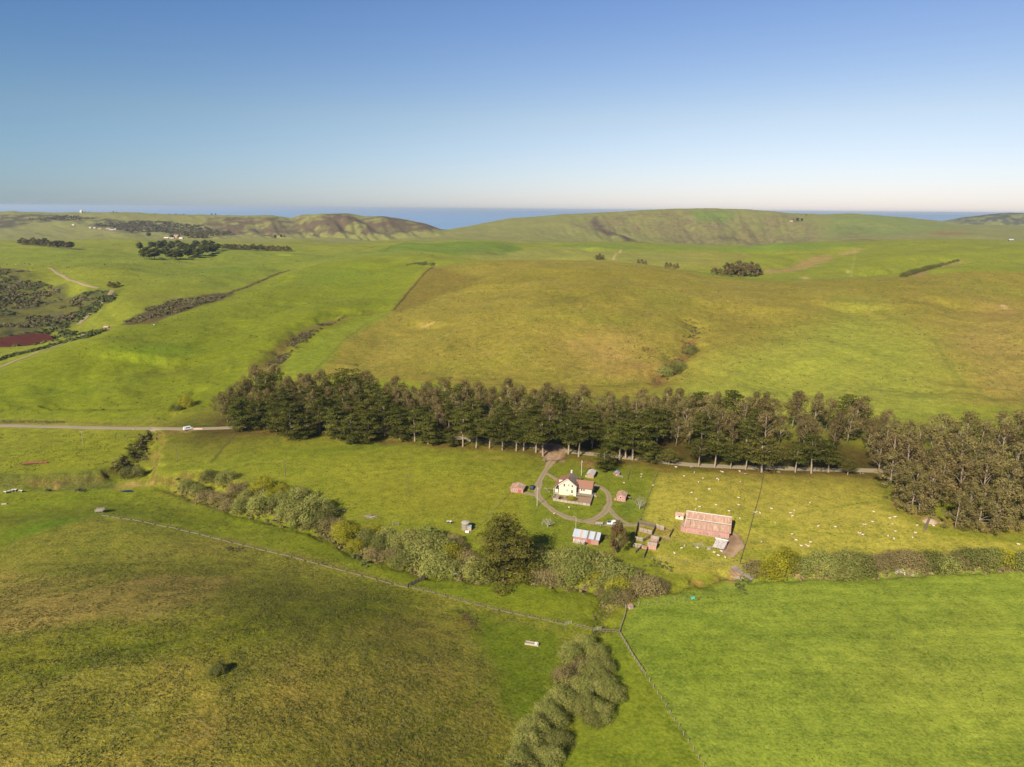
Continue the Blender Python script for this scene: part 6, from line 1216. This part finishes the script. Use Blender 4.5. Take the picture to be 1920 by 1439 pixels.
# --- farm clutter
a = ground(44, 871); b = ground(90, 868.5); ang = math.atan2(b.y - a.y, b.x - a.x); L = (b - a).length
for k in range(5):
    q = a.lerp(b, (k + .5) / 5); r = empty('feed_bunk', (q.x, q.y, gz(q.x, q.y)), ang, f"{['leftmost', 'second from the left', 'middle', 'second from the right', 'rightmost'][k]} red feed bunk of five in the muddy strip", 'feed trough', 'red feed bunks in a row'); l = L / 5 * .92
    m = MB(); m.box((0, 0, .45), (l, .9, .08)); m.box((0, -.45, .65), (l, .07, .42)); m.box((0, .45, .65), (l, .07, .42)); m.box((-l / 2, 0, .65), (.07, .9, .42)); m.box((l / 2, 0, .65), (.07, .9, .42)); m.build('tray', M_red, r)
    for x in (-l * .4, l * .4): MB().box((x, 0, .2), (.12, .8, .5)).build('leg', M_dwood, r)
def wagon(p1, p2, label):
    a = ground(*p1); b = ground(*p2); r = empty('hay_feeder', a, math.atan2(b.y - a.y, b.x - a.x), label, 'hay feeder'); L = (b - a).length
    MB().box((L / 2, .9, .55), (L, 1.8, .1)).build('floor', M_grey, r)
    for y in (0, 1.8):
        for z in (.8, 1.15, 1.5): MB().box((L / 2, y, z), (L, .06, .16)).build('side_board', M_grey, r)
        for x in (.1, L / 2, L - .1): MB().box((x, y, .8), (.1, .1, 1.6)).build('post', M_grey, r)
    return r
wagon((178, 962), (193, 962), 'pale grey hay feeder crate at the top end of the long stake fence'); wagon((194, 960), (199.5, 958), 'small dark hay crate right of the pale feeder')
for px, py, dx, lb in ((8, 946, 7, 'pale feed trough near the left edge of the lower meadow'), (250, 806, 4, 'small white object on the verge of the road')):
    a = ground(px, py); m = MB(); m.box((0, 0, .25), (2.2 if dx > 5 else 1.0, .6, .5)); m.box((0, 0, .53), (2.0 if dx > 5 else .8, .4, .06)); tag(m.build('trough', M_conc, None, a, .2), lb, 'trough')
# concrete trough in the near meadow
a = ground(984, 1209); b = ground(1009, 1213); r = empty('water_trough', a, math.atan2(b.y - a.y, b.x - a.x), 'long concrete water trough with plank lid in the near meadow', 'trough'); L = (b - a).length
m = MB(); m.box((L / 2, .55, .05), (L, 1.15, .1)); m.box((L / 2, 0, .35), (L, .14, .6)); m.box((L / 2, 1.1, .35), (L, .14, .6)); m.box((0, .55, .35), (.14, 1.1, .6)); m.box((L, .55, .35), (.14, 1.1, .6)); m.build('basin', M_conc, r)
MB().box((L * .82, .55, .69), (.9, 1.3, .07)).build('lid', M_trim, r); MB().box((L * .36, .55, .42), (L * .6, .9, .03)).build('water_surface', M_earth, r)
# water tank
p = ground(873, 992); r = empty('water_tank', p, 0, 'round grey wooden water tank with plank side box in the pasture corner', 'tank'); m = MB(); m.tube([(0, 0, -.3), (0, 0, 3.0)], [1.75, 1.65], 18); m.build('tank', M_grey, r); MB().tube([(0, 0, 3.0), (0, 0, 3.15), (0, 0, 3.5)], [1.8, 1.75, .2], 18).build('lid', M_conc, r)
MB().box((1.7, -1.2, .95), (1.6, 1.6, 1.9)).build('pump_box', M_wood, r); MB().box((1.7, -1.2, 1.95), (1.8, 1.8, .1)).build('box_roof', M_blue, r)
for z in (.5, 1.4, 2.3): MB().tube([(0, 0, z), (0, 0, z + .07)], 1.77, 18).build('hoop', M_dwood, r)
a = ground(876, 998.5); m = MB(); m.box((0, 0, .3), (1.5, .8, .6)); m.box((0, 0, .62), (1.3, .6, .05)); tag(m.build('trough', M_wpaint, None, a, -.2), 'white trough standing in front of the round water tank', 'trough')
def box_thing(name, px, py, d, mat, label, cat, rz=0, roof=None):
    p = ground(px, py); r = empty(name, p, rz, label, cat); MB().box((0, 0, d[2] / 2), d).build('body', mat, r)
    MB().box((0, 0, d[2] + .06), (d[0] + .25, d[1] + .25, .12), 0, .12).build('top', roof or mat, r)
    return r
box_thing('pump_house', 1182, 1141, (1.5, 1.3, 1.1), M_wood, 'little pink-roofed box beside the rail fence at the meadow corner', 'box', .5, M_pink)
box_thing('drum', 1299, 1123.5, (1.2, .6, .5), M_green, 'small turquoise drum at the end of the low wire fence', 'drum', .1, M_green)
box_thing('stile_box', 1531, 1076, (.9, .7, 1.6), M_red, 'reddish box at the creek edge left of the willow row', 'box', 0, M_pink); box_thing('stile_box', 1630, 1065, (.7, .6, 1.4), M_red, 'reddish box squeezed between willows further right', 'box', 0, M_pink)
box_thing('bee_box', 854, 1080, (1.1, .8, .7), M_pink, 'small pinkish crate with white top under the creek willows', 'crate', .3, M_wpaint); box_thing('marker_post', 867, 1073, (.25, .25, 1.3), M_lamp, 'short pale marker post right of the pinkish crate', 'post')
def cage(px, py, w_, d, h, label, mat=M_grey):
    p = ground(px, py); r = empty('wire_cage', p, .1, label, 'cage', 'mesh cages')
    for x in (-w_ / 2, w_ / 2):
        for y in (-d / 2, d / 2): MB().box((x, y, h / 2), (.08, .08, h)).build('post', mat, r)
    m = MB()
    for z in (h * .3, h * .65, h):
        for y in (-d / 2, d / 2): m.box((0, y, z), (w_, .03, .04))
        for x in (-w_ / 2, w_ / 2): m.box((x, 0, z), (.03, d, .04))
    for k in range(7): m.box((-w_ / 2 + w_ * k / 6, 0, h), (.03, d, .03))
    m.build('mesh', mat, r)
cage(742, 985, 2.6, 1.8, 1.4, 'green-grey mesh cage standing above the creek willows'); cage(1310, 1024, 3.4, 1.6, .9, 'pale mesh crate on the grass below the barn', M_lamp)
def heap(name, px, py, n, size, mat, label, cat, sp=2.0, long=1.0, part='plank'):
    p = ground(px, py); r = empty(name, p, 0, label, cat); q = random.Random(int(px * 7 + py))
    for k in range(n):
        m = MB(); l = size * q.uniform(.5, 1.2); m.box((q.gauss(0, sp * .4), q.gauss(0, sp * .3), .12 + q.random() * size * .25 + .04 * k / n), (l * long, l * .45, l * .3 if long < 2 else .12), q.random() * 3.1 if long < 2 else q.gauss(.2, .5), q.gauss(0, .15), q.gauss(0, .15)); m.build(part, mat, r)
heap('plank_heap', 697, 970, 16, 1.1, M_grey, 'collapsed heap of silver-grey planks above the creek willows', 'wood pile', 2.6, 2.6); heap('plank_heap', 640, 958, 4, .9, M_grey, 'few pale sticks lying above the brown thicket', 'wood pile', 1.5, 2.6)
heap('rock_heap', 1682, 1070, 26, .9, M_stone, 'long grey rock heap on the green meadow edge', 'rocks', 5.5, part='rock'); heap('rock_heap', 1711, 1077, 12, .8, M_stone, 'smaller dark rock heap trailing right of the long one', 'rocks', 3.5, part='rock')
heap('rock_heap', 1384, 1084, 24, .9, M_conc, 'pile of pale rocks below the plank bridge', 'rocks', 3.2, part='rock'); heap('rock_heap', 1396, 889, 5, .6, M_conc, 'few pale rocks under the trees at the pasture top', 'rocks', 1.2, part='rock')
heap('rock_heap', 1616, 889, 4, .7, M_grey, 'pale stones right of the low golden cypress', 'rocks', 1.2, part='rock'); heap('rock_heap', 1764, 982, 4, .7, M_grey, 'pale stones in the gap of the right grove', 'rocks', 2.6, part='rock'); heap('rock_heap', 1460, 886, 6, .7, M_grey, 'brownish rocks right of the widest golden cypress', 'rocks', 1.2, part='rock')
heap('log_pile', 1297, 876, 5, .9, M_grey, 'fallen pale log at the foot of the dark cypress shade', 'log', 1.6, 2.8, 'log')
# plank bridge over the creek
a = ground(1374, 1064); b = ground(1413, 1088); r = empty('plank_bridge', a, math.atan2(b.y - a.y, b.x - a.x), 'wide weathered plank bridge over the creek at the pasture fence end', 'bridge'); L = math.hypot(b.x - a.x, b.y - a.y); dz = (b.z - a.z)
N_ = int(L / .42)
for k in range(N_): t = (k + .5) / N_; MB().box((L * t, 0, .45 + dz * t + random.uniform(-.02, .02)), (.36, 2.7, .12)).build('plank', M_grey if k % 3 else M_wood, r)
for y in (-1.3, 1.3): MB().beam((0, y, .3), (L, y, .3 + dz), .25).build('beam', M_dwood, r)
# dirt mound with leaning log by the grove
p = ground(1744, 978); r = empty('dirt_mound', p, 0, 'bare dirt mound with a dark leaning log at the edge of the right grove', 'mound'); m = MB(); nr_ = 14
vs = [(0, 0, 1.3)] + [(math.cos(a) * 1.6 * (1 + .2 * math.sin(a * 3)), math.sin(a) * 1.4, 1.0) for a in np.linspace(0, 6.283, nr_ + 1)[:-1]] + [(math.cos(a) * 3.2 * (1 + .15 * math.sin(a * 2 + 1)), math.sin(a) * 3.0, -.2) for a in np.linspace(0, 6.283, nr_ + 1)[:-1]]
m.add(vs, [(0, 1 + i, 1 + (i + 1) % nr_) for i in range(nr_)] + [(1 + i, 1 + nr_ + i, 1 + nr_ + (i + 1) % nr_, 1 + (i + 1) % nr_) for i in range(nr_)]); m.build('mound', simple('dry_earth', (.36, .26, .17)), r, smooth=True)
q = ground(1733, 996); MB().tube([(q.x - p.x, q.y - p.y, .35), (-.5, 0, 1.5)], [.55, .42], 9).build('log', M_dwood, r)

# --- animals
def quadruped(kind):
    m = MB(); s = 1.0
    if kind == 'sheep': rings = [(-.55, .62, .10, .14), (-.48, .64, .25, .25), (-.2, .62, .31, .30), (.15, .62, .30, .29), (.42, .66, .23, .24), (.55, .72, .14, .15)]; leg, lx = .04, (-.38, .34); hd = [(.5, .76, .12), (.68, .86, .10), (.86, .80, .07)]; zl = .45; ly = .16
    else: rings = [(-1.05, 1.05, .16, .25), (-.95, 1.02, .32, .36), (-.4, .98, .38, .40), (.3, .98, .38, .40), (.8, 1.05, .28, .36), (1.0, 1.12, .18, .24)]; leg, lx = .08, (-.8, .7); hd = [(.95, 1.15, .2), (1.3, 1.3, .16), (1.7, 1.15, .10)]; zl = .75; ly = .24
    n = 8; b = len(m.v)
    for x, z, ry, rz in rings: m.v += [(x, math.cos(2 * math.pi * k / n) * ry, z + math.sin(2 * math.pi * k / n) * rz) for k in range(n)]
    for i in range(len(rings) - 1): m.f += [(b + i * n + k, b + (i + 1) * n + k, b + (i + 1) * n + (k + 1) % n, b + i * n + (k + 1) % n) for k in range(n)]
    m.f += [tuple(range(n)), tuple(reversed(range((len(rings) - 1) * n, len(rings) * n)))]
    for x in lx:
        for y in (-ly, ly): m.tube([(x, y, zl), (x + (.03 if x < 0 else -.01), y, zl * .5), (x, y, 0)], [leg * 1.7, leg, leg * .85], 5)
    m.tube([(x, 0, z) for x, z, _ in hd], [q for _, _, q in hd], 6)
    for y in (-1, 1): m.add([(hd[1][0] - .03, y * hd[1][2] * .7, hd[1][1] + .05), (hd[1][0] + .05, y * hd[1][2] * .8, hd[1][1] + .03), (hd[1][0], y * (hd[1][2] + .12), hd[1][1] + .0)], [(0, 1, 2), (2, 1, 0)])
    m.tube([(rings[0][0], 0, rings[0][1] + .1), (rings[0][0] - .1, 0, rings[0][1] - .2 * (1 if kind == 'sheep' else 2.2))], [.05, .03], 4)
    return m.mesh(kind, M_wool if kind == 'sheep' else M_cowb, True)
sheep_me = quadruped('sheep'); cow_me = quadruped('cow'); cow2 = cow_me.copy(); cow2.materials.clear(); cow2.materials.append(M_cowp)
SH = [(1267.5, 878), (1302, 888), (1282.5, 894.6), (1351, 885.6), (1354.5, 887), (1386.7, 885.6), (1345, 899.8), (1347.5, 902), (1318, 899), (1310, 906), (1388, 904.8), (1203, 891), (1202, 896), (1170, 907.5), (1224.6, 912), (1330, 919.6), (1296.5, 926), (1305.4, 938), (1384.6, 935), (1342.5, 948.8), (1385, 949), (1311.7, 952.5), (1304.8, 956.7), (1366.7, 960.4),
      (1446.5, 956), (1489, 959), (1482, 964), (1485.6, 969.8), (1387, 974), (1424.6, 964), (1419, 962), (1415, 963), (1518, 945), (1454, 982.7), (1427.8, 1018), (1283.7, 1026), (1277.8, 1030), (1307.8, 1029.5), (1264.5, 1039.7), (1352.5, 1036), (1339, 1038), (1346.7, 1043.8), (1359.7, 1047.5), (1637.8, 961.6), (1534, 989), (1566, 990), (1618.4, 985.6), (1622.5, 985.6),
      (1635.6, 980.6), (1677.8, 971.5), (1672.5, 985), (1678.4, 998.4), (1664.7, 1007), (1675.6, 1012.5), (1609, 1001), (1613, 1002), (1617.5, 1004.7), (1484.7, 1003.7), (1492.5, 1015), (1519.4, 1018.7), (1502, 1025.6), (1511, 1024), (1515, 1026.5), (1716, 1001), (1710.6, 1010), (1719.4, 987), (1749.7, 988), (1909, 1023), (1911.5, 1040.6), (1822, 1031), (1668, 884 + 90), (1067, 953.5), (1039.5, 965)]
SM = [('barn roof', 1330, 985), ('golden cypress', 1428, 885), ('corral', 1215, 1010), ('mottled shelter', 1347, 1028), ('plank bridge', 1395, 1078), ('pasture fence', 1415, 950), ('dirt mound', 1744, 985), ('grove edge', 1660, 940), ('willow row', 1550, 1060), ('house garden', 1070, 945), ('red coop', 1157, 893), ('leafless pale tree', 1208, 950), ('photo edge', 1915, 1030), ('cypress shade', 1280, 870)]
from collections import defaultdict
gsh = defaultdict(list)
for i, (px, py) in enumerate(SH):
    p = ground(px, py); o = link('sheep', sheep_me, None, p, random.random() * 6.28); k = random.uniform(.8, 1.0); o.scale = (k * 1.05, k * 1.05, k)
    mk = min(SM, key=lambda q: (q[1] - px) ** 2 + ((q[2] - py) * 1.6) ** 2); dx, dy = px - mk[1], (py - mk[2]) * 1.6
    side = ('right of' if dx > 0 else 'left of') if abs(dx) > abs(dy) else ('below' if dy > 0 else 'above'); gsh[(mk[0], side)].append((math.hypot(dx, dy), o))
for (mk, side), L in gsh.items():
    for i, (d, o) in enumerate(sorted(L, key=lambda q: q[0])): tag(o, f"white woolly sheep, {'the' if i == 0 else words_rank(i).strip() + ''} nearest one {side} the {mk}", 'sheep', 'sheep scattered over the pastures')
for px, py, me, lb in [(10, 926, cow2, 'black and white cow nearest the left photo edge under the bank'), (20, 924, cow2, 'second black and white cow from the left under the bank'), (27, 922, cow2, 'black and white cow standing behind its two neighbours'), (39, 924, cow2, 'black and white cow at the right end of the small group'),
                       (90, 922, cow_me, 'dark cow lying alone below the bank'), (146, 922, cow_me, 'left black cow of the tight dark group by the bank'), (151, 921, cow_me, 'middle black cow of the tight dark group by the bank'), (156, 923, cow_me, 'right black cow of the tight dark group by the bank'), (842, 982, cow2, 'black and white cow resting left of the round water tank')]:
    p = ground(px, py); o = link('cow', me, None, p, random.uniform(-.6, .6)); tag(o, lb, 'cow', 'cows in the lower pastures')
from collections import Counter
cown = Counter()
for i, (px, py) in enumerate([(13, 496), (30, 497), (55, 496), (62, 497), (196, 496), (289, 611), (437, 484), (785, 474), (810, 479), (868, 487), (1098, 460), (1150, 457), (1690, 457), (1705, 454), (1715, 454), (1725, 454), (1735, 454), (1760, 453), (1770, 454)]):
    p = ground(px, py + 1); o = link('cow', cow2 if i % 2 else cow_me, None, p, random.random() * 6); o.scale = (1.5 if py < 480 else 1.3,) * 3 if 0 else (1.2,) * 3
    where = 'left plateau' if px < 440 else 'middle ridge' if px < 1200 else 'far right hill'; tag(o, f"tiny cow far off on the {where}, {words_rank(cown[where])}from the left", 'cow', 'distant cows on the ' + where); cown[where] += 1

# --- far buildings
def far_house(px, py, w_, d, h, wall, roof, label, group='distant farm buildings', dome=False, rz=0.0):
    p = ground(px, py); r = empty('farm_building', p, rz, label, 'building', group)
    if dome:
        m = MB(); m.tube([(0, 0, -1), (0, 0, h * .6), (0, 0, h * .85), (0, 0, h)], [w_ / 2, w_ / 2, w_ * .36, w_ * .1], 12); m.build('wall', wall, r); MB().box((0, -w_ / 2, h * .2), (w_ * .2, .4, h * .35)).build('door', M_dwood, r); return
    gable_shell(w_, d, h * .6, h, 'x', wall, r, -w_ / 2, -d / 2); m = MB(); m.quad((-w_ / 2 - .4, -d / 2 - .4, h * .56), (w_ / 2 + .4, -d / 2 - .4, h * .56), (w_ / 2 + .4, 0, h + .1), (-w_ / 2 - .4, 0, h + .1), .2); m.build('roof_slope', roof, r)
    m = MB(); m.quad((w_ / 2 + .4, d / 2 + .4, h * .56), (-w_ / 2 - .4, d / 2 + .4, h * .56), (-w_ / 2 - .4, 0, h + .103), (w_ / 2 + .4, 0, h + .103), .2); m.build('roof_slope', roof, r)
    for x in (-w_ * .25, w_ * .25): MB().box((x, -d / 2 - .03, h * .3), (w_ * .14, .08, h * .22)).build('window', M_glass, r)
far_house(153, 400, 14, 10, 15, M_white, M_trim, 'white domed building on the left skyline', dome=True)
for i, (px, py, w_, h, wl, rf, lb) in enumerate([(170, 428.5, 12, 5, M_conc, M_greyroof, 'long pale farm shed leftmost in the far scrub'), (178, 429, 9, 5, M_conc, M_greyroof, 'pale farm house beside the leftmost far shed'), (188, 430, 14, 4, M_wood, M_rust, 'low tan farm shed between the two far farm groups'), (203, 431, 14, 6, M_wood, M_wood, 'tan roofed barn of the far farm'),
        (210, 433.5, 16, 7, M_grey, M_greyroof, 'grey roofed barn lowest in the far farm'), (217, 431.5, 9, 5, M_conc, M_greyroof, 'pale house right of the grey roofed far barn'), (138, 423, 12, 5, M_white, M_conc, 'small white house alone below the far scrub'), (269, 434, 10, 4, M_white, M_conc, 'tiny white hut above the round grove'),
        (312, 448, 14, 5, M_pink, M_trim, 'small pink-roofed farm shed behind the round grove'), (322, 448, 14, 5, M_white, M_conc, 'long white roofed barn behind the round grove'), (331, 446, 18, 8, M_pink, M_rust, 'red-roofed farm house behind the round grove'), (340, 448, 14, 5, M_white, M_greyroof, 'white shed right of the red-roofed distant house'),
        (371, 401.5, 14, 7, M_white, M_greyroof, 'white house on the skyline above the coast'), (365, 402, 12, 6, M_conc, M_greyroof, 'grey house left of the skyline white house'), (337, 402, 10, 5, M_white, M_greyroof, 'small skyline house far left of the coast houses'), (1484, 416, 14, 5, M_conc, M_rust, 'small farm building beside trees on the right skyline'), (1895, 452.5, 10, 5, M_dwood, M_silver, 'small dark shed on the far right ridge'),
        (200, 617, 4, 2.5, M_conc, M_rust, 'small pinkish shack beside the valley track')]): far_house(px, py, w_, w_ * .5, h, wl, rf, lb, rz=(i % 5 - 2) * .2)
